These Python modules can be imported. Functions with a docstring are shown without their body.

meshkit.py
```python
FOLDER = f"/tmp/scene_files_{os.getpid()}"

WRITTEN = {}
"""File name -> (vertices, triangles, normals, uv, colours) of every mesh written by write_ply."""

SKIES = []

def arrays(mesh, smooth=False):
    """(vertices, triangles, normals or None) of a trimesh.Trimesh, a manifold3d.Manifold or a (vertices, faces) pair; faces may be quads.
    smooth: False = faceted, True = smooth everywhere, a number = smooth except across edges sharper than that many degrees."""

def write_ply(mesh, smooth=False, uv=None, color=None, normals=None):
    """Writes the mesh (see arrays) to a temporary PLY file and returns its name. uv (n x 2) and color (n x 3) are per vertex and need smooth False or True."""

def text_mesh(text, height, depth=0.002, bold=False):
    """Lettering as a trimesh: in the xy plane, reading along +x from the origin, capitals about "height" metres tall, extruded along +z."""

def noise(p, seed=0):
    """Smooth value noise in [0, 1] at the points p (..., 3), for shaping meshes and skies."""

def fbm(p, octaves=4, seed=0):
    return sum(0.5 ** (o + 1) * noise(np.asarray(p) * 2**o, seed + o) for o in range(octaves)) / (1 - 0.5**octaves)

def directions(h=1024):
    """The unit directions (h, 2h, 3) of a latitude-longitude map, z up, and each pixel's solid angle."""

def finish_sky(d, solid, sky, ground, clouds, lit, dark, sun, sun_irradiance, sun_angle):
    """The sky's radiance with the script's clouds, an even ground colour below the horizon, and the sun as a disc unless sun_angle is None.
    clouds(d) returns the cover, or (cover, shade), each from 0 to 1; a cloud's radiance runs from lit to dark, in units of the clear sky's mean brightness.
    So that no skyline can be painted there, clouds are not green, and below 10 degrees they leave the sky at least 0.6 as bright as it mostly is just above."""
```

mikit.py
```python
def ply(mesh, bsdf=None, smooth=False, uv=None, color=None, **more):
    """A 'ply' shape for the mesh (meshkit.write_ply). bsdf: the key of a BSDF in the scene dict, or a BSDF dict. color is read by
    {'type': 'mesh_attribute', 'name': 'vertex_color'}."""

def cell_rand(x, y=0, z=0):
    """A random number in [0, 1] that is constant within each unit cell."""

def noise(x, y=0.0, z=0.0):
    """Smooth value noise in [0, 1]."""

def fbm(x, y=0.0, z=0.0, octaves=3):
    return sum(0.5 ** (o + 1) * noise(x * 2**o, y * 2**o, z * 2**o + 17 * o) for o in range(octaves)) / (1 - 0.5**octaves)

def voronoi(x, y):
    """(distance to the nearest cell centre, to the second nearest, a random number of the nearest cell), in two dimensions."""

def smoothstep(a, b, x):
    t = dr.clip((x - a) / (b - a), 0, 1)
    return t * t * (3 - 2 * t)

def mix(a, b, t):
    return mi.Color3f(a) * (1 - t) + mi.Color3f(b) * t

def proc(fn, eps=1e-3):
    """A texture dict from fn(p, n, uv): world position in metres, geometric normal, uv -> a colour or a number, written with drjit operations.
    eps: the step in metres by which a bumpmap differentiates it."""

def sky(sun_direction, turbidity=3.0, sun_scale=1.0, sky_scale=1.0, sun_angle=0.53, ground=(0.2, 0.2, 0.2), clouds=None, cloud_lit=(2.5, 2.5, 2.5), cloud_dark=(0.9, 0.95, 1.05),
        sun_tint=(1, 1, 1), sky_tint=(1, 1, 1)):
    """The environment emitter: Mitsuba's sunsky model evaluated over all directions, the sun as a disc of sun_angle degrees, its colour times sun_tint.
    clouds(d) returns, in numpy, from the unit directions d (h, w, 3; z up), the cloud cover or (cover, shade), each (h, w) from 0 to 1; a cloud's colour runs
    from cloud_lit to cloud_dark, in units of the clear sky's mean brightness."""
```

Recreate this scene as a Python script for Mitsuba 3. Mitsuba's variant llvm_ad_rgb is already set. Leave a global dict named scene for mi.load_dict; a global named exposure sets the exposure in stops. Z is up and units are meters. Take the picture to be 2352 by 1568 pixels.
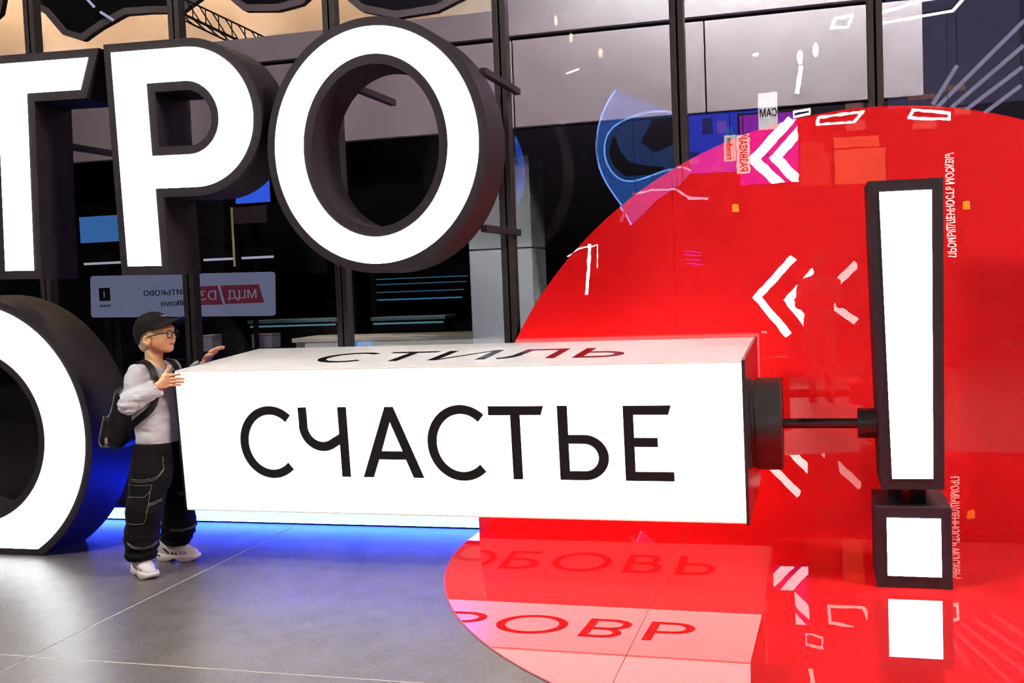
import math
import numpy as np, trimesh, shapely
import mitsuba as mi, drjit as dr
import manifold3d as m3
from shapely.geometry import Polygon, box as sbox, Point, LineString
from shapely import affinity
from shapely.ops import unary_union
from scipy.spatial.transform import Rotation
import meshkit, mikit
from mikit import proc, noise, fbm, smoothstep, mix
T = mi.ScalarTransform4f
scene, labels = {}, {}
rng = np.random.default_rng(7)

# ------------------------------------------------------------------ camera, lights, exposure
exposure = 0.0
CAM_POS = np.array([0.0, -5.8464, 1.42])
CAM_R = np.array([[0.962, 0.271, -0.039], [-0.022, -0.065, -0.998], [-0.273, 0.960, -0.056]])   # rows: right, down, forward
CAM_R = Rotation.from_rotvec([0.0612, 0.2754, -0.0311]).as_matrix() @ np.array([[1, 0, 0], [0, 0, -1], [0, 1, 0.]])
M = np.eye(4); M[:3, 0] = -CAM_R[0]; M[:3, 1] = -CAM_R[1]; M[:3, 2] = CAM_R[2]; M[:3, 3] = CAM_POS
scene['camera'] = dict(type='perspective', fov=math.degrees(2 * math.atan(1176 / 2483.18)), fov_axis='x', near_clip=0.05, far_clip=100.0, to_world=T(M.tolist()))
HALL_LAMP = [150, 124, 110]          # the hall's square ceiling lamps
LETTER_GLOW = [5.0, 5.4, 5.7]         # lit faces of the big letters
BOX_GLOW = [1.9, 1.82, 1.70]          # lit faces of the turning box
LED_BLUE = [0.9, 3.6, 150.0]           # light strip at the foot of the glass
SHOP_LAMP = [720, 525, 760.0]          # lamps above the pale fascia in the shop
COVE_LAMP = [30, 21, 13.6]          # lamps above the beige wall in the shop

# ------------------------------------------------------------------ helpers
def rgb(c): return {'type': 'rgb', 'value': [float(x) for x in c]}

def mat(key, d):
    scene[key] = d
    return key

def pri(key, col, rough=0.5, metal=0.0, **kw):
    c = col if isinstance(col, dict) else rgb(col)
    return mat(key, {'type': 'twosided', 'bsdf': {'type': 'principled', 'base_color': c, 'roughness': rough, 'metallic': metal, **kw}})

def uniq(name):
    if name not in USED: USED.add(name); return name
    k = 1
    while f'{name}_{k:03d}' in USED: k += 1
    USED.add(f'{name}_{k:03d}')
    return f'{name}_{k:03d}'
USED = set()

def put(name, mesh, bsdf, parent=None, smooth=False, emit=None, label=None, cat=None, group=None, kind=None, **kw):
    key = uniq((parent + '__' if parent else '') + name)
    d = mesh if isinstance(mesh, dict) else mikit.ply(mesh, bsdf, smooth, **kw)
    if emit is not None: d = {**d, 'emitter': {'type': 'area', 'radiance': rgb(emit)}}
    scene[key] = d
    tag(key, label, cat, group, kind)
    return key

def tag(key, label=None, cat=None, group=None, kind=None):
    e = {k: v for k, v in dict(label=label, category=cat, group=group, kind=kind).items() if v}
    if e: labels[key] = e

def thing(name, label, cat, group=None):
    key = uniq(name); tag(key, label, cat, group); return key

def cat_(ms): return trimesh.util.concatenate([m for m in ms])

def bx(x0, x1, y0, y1, z0, z1, bev=0.0):
    if bev <= 0:
        m = trimesh.creation.box([x1 - x0, y1 - y0, z1 - z0])
    else:
        b = bev; a = (x1 - x0) / 2; c = (y1 - y0) / 2; d = (z1 - z0) / 2; pts = []
        for sx in (-1, 1):
            for sy in (-1, 1):
                for sz in (-1, 1):
                    pts += [[sx * a, sy * (c - b), sz * (d - b)], [sx * (a - b), sy * c, sz * (d - b)], [sx * (a - b), sy * (c - b), sz * d]]
        m = trimesh.convex.convex_hull(np.array(pts))
    m.apply_translation([(x0 + x1) / 2, (y0 + y1) / 2, (z0 + z1) / 2])
    return m

def tri2d(poly, h):
    geoms = getattr(poly, 'geoms', [poly])
    return cat_([trimesh.creation.extrude_polygon(g, h, engine='earcut') for g in geoms if g.area > 1e-9])

def exz(poly, y0, y1):
    """Polygon in (x, z) extruded from y0 to y1."""
    m = tri2d(poly, y1 - y0); v = m.vertices
    return trimesh.Trimesh(np.c_[v[:, 0], y0 + v[:, 2], v[:, 1]], m.faces[:, ::-1], process=False)

def exy(poly, z0, z1):
    m = tri2d(poly, z1 - z0); m.apply_translation([0, 0, z0]); return m

def exyz(poly, x0, x1):
    """Polygon in (y, z) extruded from x0 to x1."""
    m = tri2d(poly, x1 - x0); v = m.vertices
    return trimesh.Trimesh(np.c_[x0 + v[:, 2], v[:, 0], v[:, 1]], m.faces, process=False)

def ell(cx, cz, a, b, n=96):
    t = np.linspace(0, 2 * np.pi, n, endpoint=False)
    return Polygon(np.c_[cx + a * np.cos(t), cz + b * np.sin(t)])

def cyl(p0, p1, r, n=24, r1=None):
    p0, p1 = np.array(p0, float), np.array(p1, float); L = np.linalg.norm(p1 - p0)
    pts = np.array([[0, 0], [r, 0], [r if r1 is None else r1, L], [0, L]])
    m = trimesh.creation.revolve(pts, sections=n)
    m.apply_transform(trimesh.geometry.align_vectors([0, 0, 1], (p1 - p0) / L)); m.apply_translation(p0)
    return m

def tube(pts, r, n=8):
    pts = np.array(pts, float)
    t = np.gradient(pts, axis=0); t /= np.linalg.norm(t, axis=1)[:, None] + 1e-12
    up = np.array([0, 0, 1.0]) if abs(t[:, 2]).max() < .95 else np.array([0.3, 1.0, 0.1])
    a = np.cross(t, up); a /= np.linalg.norm(a, axis=1)[:, None]; b = np.cross(t, a)
    ang = np.arange(n) * 2 * np.pi / n; rr = np.broadcast_to(r, (len(pts),))
    v = pts[:, None] + rr[:, None, None] * (np.cos(ang)[None, :, None] * a[:, None] + np.sin(ang)[None, :, None] * b[:, None])
    i, j = np.meshgrid(np.arange(len(pts) - 1), np.arange(n), indexing='ij')
    q = np.stack([i * n + j, i * n + (j + 1) % n, (i + 1) * n + (j + 1) % n, (i + 1) * n + j], -1).reshape(-1, 4)
    caps = [[k, (k + 1) % n, n * len(pts)] for k in range(n)] + [[n * (len(pts) - 1) + (k + 1) % n, n * (len(pts) - 1) + k, n * len(pts) + 1] for k in range(n)]
    V = np.vstack([v.reshape(-1, 3), pts[0], pts[-1]])
    m = trimesh.Trimesh(V, np.vstack([q[:, [0, 1, 2]], q[:, [0, 2, 3]], caps]), process=False); m.fix_normals()
    return m

# ------------------------------------------------------------------ materials
def floor_col(p, n, uv):
    s = fbm(p.x * 9, p.y * 9, 0.0, 4); f = noise(p.x * 160, p.y * 160); g = fbm(p.x * 1.3 + 7, p.y * 1.3, 3.0, 3)
    v = 0.044 + 0.02 * (s - .5) + 0.014 * (f - .5) + 0.02 * (g - .5)
    return mi.Color3f(v * 1.03, v, v * .96)
mat('m_tile', {'type': 'principled', 'base_color': proc(floor_col), 'roughness': 0.38, 'specular': 0.4})
pri('m_grout', (0.25, 0.22, 0.21), 0.7)
def wavy(p, n, uv): return 0.0007 * fbm(p.x * 1.1, p.y * 1.1 + 3.1, p.z * 1.1, 2) + 0.00001 * noise(p.x * 45, p.y * 45, p.z * 45)
RED = dict(type='plastic', diffuse_reflectance=rgb((0.93, 0.010, 0.012)), int_ior=1.66, nonlinear=False)
mat('m_red_wall', {'type': 'bumpmap', 'arbitrary': {**proc(wavy, 4e-3)}, 'scale': 1.0, 'bsdf': RED})
mat('m_red_floor', {'type': 'plastic', 'diffuse_reflectance': rgb((0.93, 0.010, 0.012)), 'int_ior': 1.66, 'nonlinear': False})
pri('m_red_edge', (0.32, 0.01, 0.012), 0.4)
pri('m_black', (0.0068, 0.0058, 0.0076), 0.55, specular=0.09)
pri('m_black_metal', (0.007, 0.0065, 0.0065), 0.36, specular=0.3)
pri('m_black_gloss', (0.006, 0.006, 0.007), 0.06, specular=0.6)
pri('m_ink', (0.004, 0.0038, 0.0045), 0.12, specular=0.3)
pri('m_face', (0.8, 0.8, 0.8), 0.5)
pri('m_box', (0.27, 0.275, 0.275), 0.4)
pri('m_box_edge', (0.2, 0.17, 0.15), 0.5)
pri('m_mullion', (0.0085, 0.0075, 0.0075), 0.5, specular=0.1)
pri('m_dark', (0.0013, 0.0014, 0.0018), 0.8, specular=0.03)
pri('m_lens', (0.005, 0.005, 0.005), 0.7, specular=0.05)
pri('m_lilac', proc(lambda p, n, uv: mix((0.095, 0.082, 0.098), (0.108, 0.093, 0.108), fbm(p.x * 2, p.z * 6, 0.0, 3))), 0.6)
pri('m_beige', proc(lambda p, n, uv: mix((0.66, 0.52, 0.42), (0.72, 0.60, 0.50), fbm(p.x * .9, p.z * .9, 0.0, 2))), 0.7)
mat('m_glass', {'type': 'thindielectric', 'int_ior': 1.52})

# ------------------------------------------------------------------ setting: floor, glass front, shop behind it
TX, TY, TS = -3.053, -2.304, 2.334
put('floor', bx(-13, 7, -15, 5, -.20, -.0012), 'm_grout', kind='structure')
tiles = {}
for i in range(-4, 5):
    for j in range(-6, 2):
        x0, y0 = TX + TS * i, TY + TS * (j - 0)
        x1, y1 = x0 + TS, min(y0 + TS, 0.13)
        if x1 < -12.5 or x0 > 6.5 or y0 < -15 or y1 - y0 < .2: continue
        g = 0.0035
        put('tile', bx(x0 + g, x1 - g, y0 + g, y1 - g, -.03, 0.0, .0015), 'm_tile', 'floor')
RC, RR, RZ = 0.281, 2.18, 0.049
FC, FY, FR = 0.772, -0.188, 2.66

# red circle folded over floor and wall
film = ell(FC, FY, FR, FR, 256).intersection(sbox(-9, -9, 9, 0.0))
rf = thing('red_floor_circle', 'glossy red half-circle film laid on the grey floor tiles', 'floor film')
for i in range(-1, 4):
    for j in range(-2, 2):
        x0, y0 = TX + TS * i, TY + TS * j
        p = film.intersection(sbox(x0 + .0012, y0 + .0012, x0 + TS - .0012, y0 + TS - .0012))
        if p.area > .01: put('film_panel', exy(p, 0.0, .0022), 'm_red_floor', rf)
rim = film.boundary.buffer(.004).intersection(film.buffer(.003)).difference(sbox(-9, -.006, 9, 1))
put('rim', exy(rim, 0.0, .0026), 'm_red_edge', rf, label='dark red cut edge of the film')
wall_disc = ell(RC, RZ, RR, RR, 256).union(sbox(RC - RR, 0, RC + RR, RZ)).intersection(sbox(-9, 0.0, 9, 9))
rw = thing('red_wall_circle', 'glossy red half-circle panel standing against the glass front', 'wall panel')
for k, (a, b) in enumerate([(-9, -0.735), (-0.735, 1.0), (1.0, 9)]):
    p = wall_disc.intersection(sbox(a + .0004, 0.0025, b - .0004, 9))
    put('panel', exz(p, 0.0, .02), 'm_red_wall', rw)

# glass front: panes between black double mullions
MX = [-6.80, -5.78, -4.76, -3.722, -2.70, -1.672, -.69, .31, 1.31, 2.31, 3.31]
for k in range(len(MX) - 1):
    w = uniq(f'window_{k + 1}'); tag(w, kind='structure')
    put('pane', trimesh.Trimesh([[MX[k] + .036, .08, .10], [MX[k + 1] - .036, .08, .10], [MX[k + 1] - .036, .08, 4.6], [MX[k] + .036, .08, 4.6]], [[0, 1, 2], [0, 2, 3]], process=False), 'm_glass', w)
    put('sill', bx(MX[k] + .038, MX[k + 1] - .038, .03, .11, .076, .10), 'm_dark', w)
for k, x in enumerate(MX):
    t = uniq(f'trim_{k + 1}'); tag(t, kind='structure')
    put('fin', bx(x - .0375, x - .005, .022, .10, .0, 4.6, .002), 'm_mullion', t)
    put('fin', bx(x + .005, x + .0375, .022, .10, .0, 4.6, .002), 'm_mullion', t)
    put('slot', bx(x - .006, x + .006, .045, .10, .0, 4.6), 'm_dark', t)
led = thing('light_strip', 'glowing blue-white light strip along the foot of the glass front', 'light strip')
put('lens', bx(-6.9, RC - RR - .002, .020, .030, .006, .074), 'm_lens', led, emit=LED_BLUE)
put('channel', cat_([bx(-6.9, RC - RR, .030, .12, .0, .076), bx(-6.9, RC - RR, .016, .030, .0, .006)]), 'm_dark', led)

# shop interior behind the glass
put('wall_back', bx(-12.9, 6.9, 4.6, 4.8, 0, 5.6), 'm_dark', kind='structure')
put('ceiling', bx(-12.9, 6.9, .2, 4.7, 5.3, 5.5), 'm_dark', kind='structure')
fas = thing('fascia', 'pale lilac fascia of large panels seen through the upper glass', 'fascia')
for a, b in [(-6.99, -5.735), (-5.727, -4.467), (-4.459, -3.198), (-3.190, -1.927), (-1.919, -.659), (-.651, .645)]:
    put('panel', bx(a, b, 1.2, 1.26, 2.44, 3.015, .003), 'm_lilac', fas)
put('upper_panel', bx(-5.2, -2.055, 1.2, 1.26, 3.045, 3.222, .003), 'm_lilac', fas)
put('upper_panel', bx(-2.05, .645, 1.2, 1.26, 3.045, 3.62, .003), 'm_lilac', fas)
put('frame', cat_([bx(-7.0, .64, 1.262, 1.32, 2.44, 3.23)]), 'm_dark', fas)
put('wall_upper', bx(-11, -2.3, 3.0, 3.1, 3.0, 4.9), 'm_beige', kind='structure')

def lampbar(name, x0, x1, y, z, w, emit, label, tilt=(0, 0, -1)):
    k = thing(name, label, 'lamp')
    put('lens', bx(x0, x1, y - w / 2, y + w / 2, z, z + .02), 'm_lens', k, emit=emit)
    put('housing', bx(x0 - .02, x1 + .02, y - w / 2 - .02, y + w / 2 + .02, z + .021, z + .09), 'm_dark', k)
    return k
wl = thing('wall_washer', 'long lamp in the shop facing the right part of the lilac fascia', 'lamp')
put('lens', trimesh.Trimesh([[-1.5, .46, 3.75], [1.6, .46, 3.75], [1.6, .46, 3.95], [-1.5, .46, 3.95]], [[0, 2, 1], [0, 3, 2]], process=False), 'm_lens', wl, emit=SHOP_LAMP)
put('housing', bx(-1.53, 1.63, .40, .459, 3.72, 3.98), 'm_dark', wl); put('hanger', bx(-.02, .02, .41, .44, 3.98, 5.3), 'm_dark', wl)
lampbar('shop_lamp', -8.6, -3.2, 2.35, 4.75, .25, COVE_LAMP, 'long warm ceiling lamp in the shop washing the beige upper wall')

# ------------------------------------------------------------------ hall around and behind the camera
put('wall_hall', bx(-12.9, 6.9, -14.9, -14.7, 0, 7), 'm_dark', kind='structure')
put('ceiling_hall', bx(-12.9, 6.9, -14.9, -.3, 6.6, 6.8), 'm_dark', kind='structure')
HL = [(-7.6, -5.3), (-5.3, -5.8), (-4.1, -5.5), (3.3, -2.5), (5.0, -2.9)]
for k, (x, y) in enumerate(HL):
    c = thing('ceiling_lamp', ['first', 'second', 'third', 'fourth', 'fifth'][k] + ' square ceiling lamp of the hall, counted from the left', 'lamp')
    put('lens', bx(x - .6, x + .6, y - .6, y + .6, 5.8, 5.82), 'm_lens', c, emit=[v * (2.3 if x > 2 else 1.05) for v in HALL_LAMP])
    put('housing', bx(x - .63, x + .63, y - .63, y + .63, 5.821, 5.9), 'm_dark', c)
    put('rod', cyl((x, y, 5.9), (x, y, 6.6), .012), 'm_dark', c)

# ------------------------------------------------------------------ big letters
YF, YB = -0.87, -0.57
def big_letter(key, lit, outer, label, yb=YB, brackets=(), glow=LETTER_GLOW, cat='sign letter'):
    t = thing(key, label, cat)
    put('casing', exz(outer, YF, yb), 'm_black', t, smooth=35)
    put('lit_face', exz(lit, YF - .008, YF + .002), 'm_face', t, emit=glow, label='glowing white front')
    for (x, z) in brackets:
        put('bracket', bx(x - .018, x + .018, yb - .01, .0795, z - .018, z + .018, .003), 'm_black', t)
    return t
def border(p, w): return p.buffer(w, join_style='mitre', mitre_limit=4)
lit = Polygon([(-4.66, 2.69), (-3.69, 2.69), (-3.745, 2.525), (-4.083, 2.525), (-4.083, 1.572), (-4.265, 1.572), (-4.265, 2.525), (-4.66, 2.525)])
lit = affinity.rotate(lit, -1.6, origin=(-3.95, 2.2))
big_letter('letter_t', lit, border(lit, .046), 'black letter with white glowing T face at the upper left edge', brackets=[(-4.17, 2.3)])
arc = lambda cx, cz, a, b, t0, t1, n=40: [(cx + a * math.cos(t), cz + b * math.sin(t)) for t in np.linspace(math.radians(t0), math.radians(t1), n)]
po = Polygon([(-3.52, 1.566), (-3.52, 2.685)] + arc(-3.08, 2.327, .358, .358, 90, -90) + [(-3.32, 1.969), (-3.32, 1.566)])
ph = Polygon([(-3.325, 2.138), (-3.325, 2.514)] + arc(-3.10, 2.326, .185, .188, 90, -90))
lit = affinity.affine_transform(po.difference(ph), [1, -.0246, -.026, 1, .0246 * 2.13, .026 * -3.2])
big_letter('letter_r', lit, border(lit, .046), 'black letter with white glowing P-shaped face between the T and the round letter', brackets=[(-3.42, 2.62)])
lit = ell(-2.075, 2.107, .537, .578, 160).difference(ell(-2.075, 2.107, .382, .445, 160))
outr = ell(-2.075, 2.107, .582, .624, 160).difference(ell(-2.075, 2.107, .336, .397, 160))
big_letter('letter_o', lit, outr, 'black letter with white glowing oval ring face above the white box', brackets=[(-1.592, 2.475), (-2.34, 2.475), (-1.62, 1.69)])
cut = sbox(-9, .038, 9, 9)
lit = ell(-4.584, .667, .742, .742, 200).difference(ell(-4.584, .667, .488, .488, 160)).intersection(cut)
outr = ell(-4.584, .667, .785, .785, 200).difference(ell(-4.584, .667, .443, .443, 160)).intersection(sbox(-9, 0.0, 9, 9))
big_letter('letter_o', lit, outr, 'large black ring letter with white glowing face standing on the floor at the left edge', yb=-.50)

# exclamation mark
ex = thing('exclamation_mark', 'black exclamation mark with white glowing faces standing on the red floor', 'sign letter')
up = Polygon([(.222, 1.79), (.527, 1.787), (.512, .441), (.253, .439)]); upl = Polygon([(.267, 1.741), (.481, 1.739), (.467, .489), (.298, .487)])
put('upper_casing', exz(up, YF, -.47), 'm_black', ex)
put('lit_face', exz(upl, YF - .006, YF + .002), 'm_face', ex, emit=LETTER_GLOW, label='tall glowing white face')
put('dot_casing', bx(.2265, .540, YF, -.47, .0024, .362, .002), 'm_black', ex)
put('lit_face', bx(.2715, .4955, YF - .006, YF + .002, .055, .3135), 'm_face', ex, emit=LETTER_GLOW, label='square glowing white face of the dot')
for x in (.315, .415): put('post', bx(x - .03, x + .03, -.76, -.68, .36, .442), 'm_black', ex)
col = cyl((.166, -.632, .700), (.246, -.632, .700), .069, 40); put('collar', col, 'm_black_metal', ex, smooth=30)

# ------------------------------------------------------------------ turning box
BC = np.array([-1.724, -0.632, 0.698]); BL, BH, BD = 2.8138, .7226, .8608
BM = np.eye(4); BM[:3, :3] = Rotation.from_euler('zy', [-.0102, -.0008]).as_matrix() @ Rotation.from_rotvec([.05935, 0, 0]).as_matrix(); BM[:3, 3] = BC
def boxed(m):
    m = m.copy(); m.apply_transform(BM); return m
STROKE = .0455
def L_c(x, w=.171): 
    r = ell(x, -.004, w, .181, 120).difference(ell(x, -.004, w - .046, .181 - .042, 120))
    return r.difference(Polygon([(x, -.004), (x + .5, -.004 + .5 * 1.175), (x + .6, 0), (x + .5, -.004 - .5 * 1.21)]))
def L_o(x, w=.185): return ell(x, -.004, w, .181, 120).difference(ell(x, -.004, w - .047, .181 - .042, 120))
def L_ch(x):
    st = sbox(x + .2135, -.174, x + .2135 + STROKE, .170)
    path = [(x + .0227, .170), (x + .0240, .10)] + arc(x + .124, .08, .101, .104, 180, 305, 30)[1:] + [(x + .225, .018)]
    return unary_union([st, LineString(path).buffer(.0225, cap_style='flat', join_style='round')])
def L_a(x):
    o = Polygon([(x, -.174), (x + .133, .170), (x + .176, .170), (x + .313, -.174), (x + .260, -.174), (x + .226, -.086), (x + .087, -.086), (x + .053, -.174)])
    return o.difference(Polygon([(x + .103, -.046), (x + .155, .098), (x + .212, -.046)]))
def L_t(x): return unary_union([Polygon([(x, .170), (x + .265, .170), (x + .252, .1285), (x, .1285)]), sbox(x + .106, -.174, x + .106 + STROKE, .14)])
def L_soft(x):
    o = unary_union([sbox(x, -.174, x + STROKE + .001, .170), Polygon([(x, .036), (x + .117, .036)] + arc(x + .117, -.069, .113, .105, 90, -90) + [(x, -.174)])])
    return o.difference(Polygon([(x + .046, -.005), (x + .117, -.005)] + arc(x + .117, -.069, .067, .064, 90, -90) + [(x + .046, -.133)]))
def L_e(x):
    return unary_union([sbox(x, -.174, x + STROKE, .169), Polygon([(x, .169), (x + .215, .169), (x + .202, .128), (x, .128)]), sbox(x, -.018, x + .151, .023), sbox(x, -.174, x + .219, -.1325)])
def L_i(x):
    return unary_union([sbox(x, -.174, x + STROKE, .170), sbox(x + .248, -.174, x + .248 + STROKE, .170), Polygon([(x + .02, -.174), (x + .045, -.174), (x + .275, .170), (x + .25, .170)])])
def L_l(x):
    path = LineString([(x, -.153)] + arc(x - .01, -.02, .088, .133, -80, -5, 20) + [(x + .094, .170)])
    return unary_union([path.buffer(.0215, cap_style='flat'), sbox(x + .08, .129, x + .29, .170), sbox(x + .248, -.174, x + .248 + STROKE, .170)])
def L_yu(x): return unary_union([sbox(x, -.174, x + STROKE, .170), sbox(x + .04, -.018, x + .12, .023), L_o(x + .265, .165)])
def L_b(x):
    return unary_union([L_soft(x), Polygon([(x, .170), (x + .21, .170), (x + .197, .1285), (x, .1285)])])
def L_v(x):
    o = unary_union([Polygon([(x, .170), (x + .11, .170)] + arc(x + .11, .083, .092, .087, 90, -90) + [(x, -.004)]), Polygon([(x, .022), (x + .117, .022)] + arc(x + .117, -.076, .11, .098, 90, -90) + [(x, -.174)])])
    o = o.difference(Polygon([(x + .046, .1285), (x + .11, .1285)] + arc(x + .11, .0785, .048, .05, 90, -90) + [(x + .046, .0285)]))
    return o.difference(Polygon([(x + .046, -.014), (x + .117, -.014)] + arc(x + .117, -.0735, .064, .0595, 90, -90) + [(x + .046, -.133)]))
pb = thing('turning_box', 'long white glowing box with black words, turning on a black axle', 'light box')
hL, hH, hD = BL / 2, BH / 2, BD / 2; tt = .008
put('front_panel', boxed(bx(-hL, hL, -hD, -hD + tt, -hH + tt, hH - tt, .002)), 'm_box', pb, emit=BOX_GLOW, label='glowing front face reading СЧАСТЬЕ')
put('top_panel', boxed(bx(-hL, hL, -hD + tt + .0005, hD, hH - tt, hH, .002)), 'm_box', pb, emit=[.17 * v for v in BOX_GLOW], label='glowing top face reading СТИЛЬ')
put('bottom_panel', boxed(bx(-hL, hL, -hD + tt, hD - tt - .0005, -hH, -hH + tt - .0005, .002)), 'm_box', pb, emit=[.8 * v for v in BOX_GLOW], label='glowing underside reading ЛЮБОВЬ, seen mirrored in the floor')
put('back_panel', boxed(bx(-hL, hL, hD - tt, hD, -hH, hH - tt - .0005, .002)), 'm_box', pb, emit=BOX_GLOW)
for s_ in (-1, 1): put('edge_trim', boxed(bx(-hL, hL, -hD, -hD + tt - .0004, s_ * (hH - tt / 2 + .0002) - tt / 2 + .0003, s_ * (hH - tt / 2 + .0002) + tt / 2 - .0003, .003)), 'm_box_edge', pb, emit=[.5, .42, .36])
put('end_cap', boxed(bx(-hL - .012, -hL, -hD, hD, -hH, hH, .001)), 'm_black_gloss', pb)
put('end_cap', boxed(bx(hL, hL + .014, -hD - .006, hD + .006, -hH - .006, hH + .006, .001)), 'm_black_gloss', pb)
def word(parts, face):
    for g in parts:
        m = tri2d(g, .0012); v = m.vertices
        if face == 'front': P = np.c_[v[:, 0], -hD - v[:, 2], v[:, 1]]; F = m.faces
        if face == 'top': P = np.c_[v[:, 0], v[:, 1], hH + v[:, 2]]; F = m.faces
        if face == 'bottom': P = np.c_[v[:, 0], -v[:, 1], -hH - v[:, 2]]; F = m.faces
        m = trimesh.Trimesh(P, F, process=False)
        put('letter', boxed(m), 'm_ink', pb)
word([L_c(-.893), L_ch(-.734), L_a(-.407), L_c(.106), L_t(.2445), L_soft(.575), L_e(.8785)], 'front')
sh = lambda g, dx=0, dy=-.043: affinity.translate(g, dx, dy)
word([sh(L_c(-.612, .165)), sh(L_t(-.437)), sh(L_i(-.123)), sh(L_l(.226)), sh(L_soft(.606))], 'top')
word([sh(L_l(-1.07), 0, 0), L_yu(-.70), L_b(-.21), L_o(.285), L_v(.56), L_soft(.875)], 'bottom')
XR = BC[0] + hL
hub = trimesh.creation.revolve(np.array([[0, 0], [.209, 0], [.209, .014], [.214, .014], [.218, .022], [.218, .128], [.214, .132], [0, .132]]), sections=96)
hub.apply_transform(trimesh.geometry.align_vectors([0, 0, 1], [1, 0, 0])); hub.apply_translation([XR + .0135, -.632, .700])
put('hub', hub, 'm_black_metal', pb, smooth=30)
put('axle', cyl((XR + .14, -.632, .700), (.1645, -.632, .700), .0235, 32), 'm_black_metal', pb, smooth=30)

# ------------------------------------------------------------------ signed distance modelling
def rc(P, a, b, r0, r1):
    a, b = np.array(a, np.float32), np.array(b, np.float32); ba = b - a; pa = P - a
    h = np.clip(pa @ ba / max(ba @ ba, 1e-9), 0, 1)
    return np.linalg.norm(pa - h[:, None] * ba, axis=1) - (r0 + (r1 - r0) * h)
def el(P, c, r, R=None):
    q = P - np.array(c, np.float32)
    if R is not None: q = q @ R
    k0 = np.linalg.norm(q / np.array(r, np.float32), axis=1); k1 = np.linalg.norm(q / np.array(r, np.float32) ** 2, axis=1)
    return k0 * (k0 - 1) / np.maximum(k1, 1e-6)
def rb(P, c, h, r, R=None):
    q = P - np.array(c, np.float32)
    if R is not None: q = q @ R
    q = np.abs(q) - np.array(h, np.float32) + r
    return np.linalg.norm(np.maximum(q, 0), axis=1) + np.minimum(q.max(1), 0) - r
def smin(a, b, k):
    h = np.clip(.5 + .5 * (b - a) / k, 0, 1); return b + (a - b) * h - k * h * (1 - h)
def smax(a, b, k): return -smin(-a, -b, k)
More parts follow.
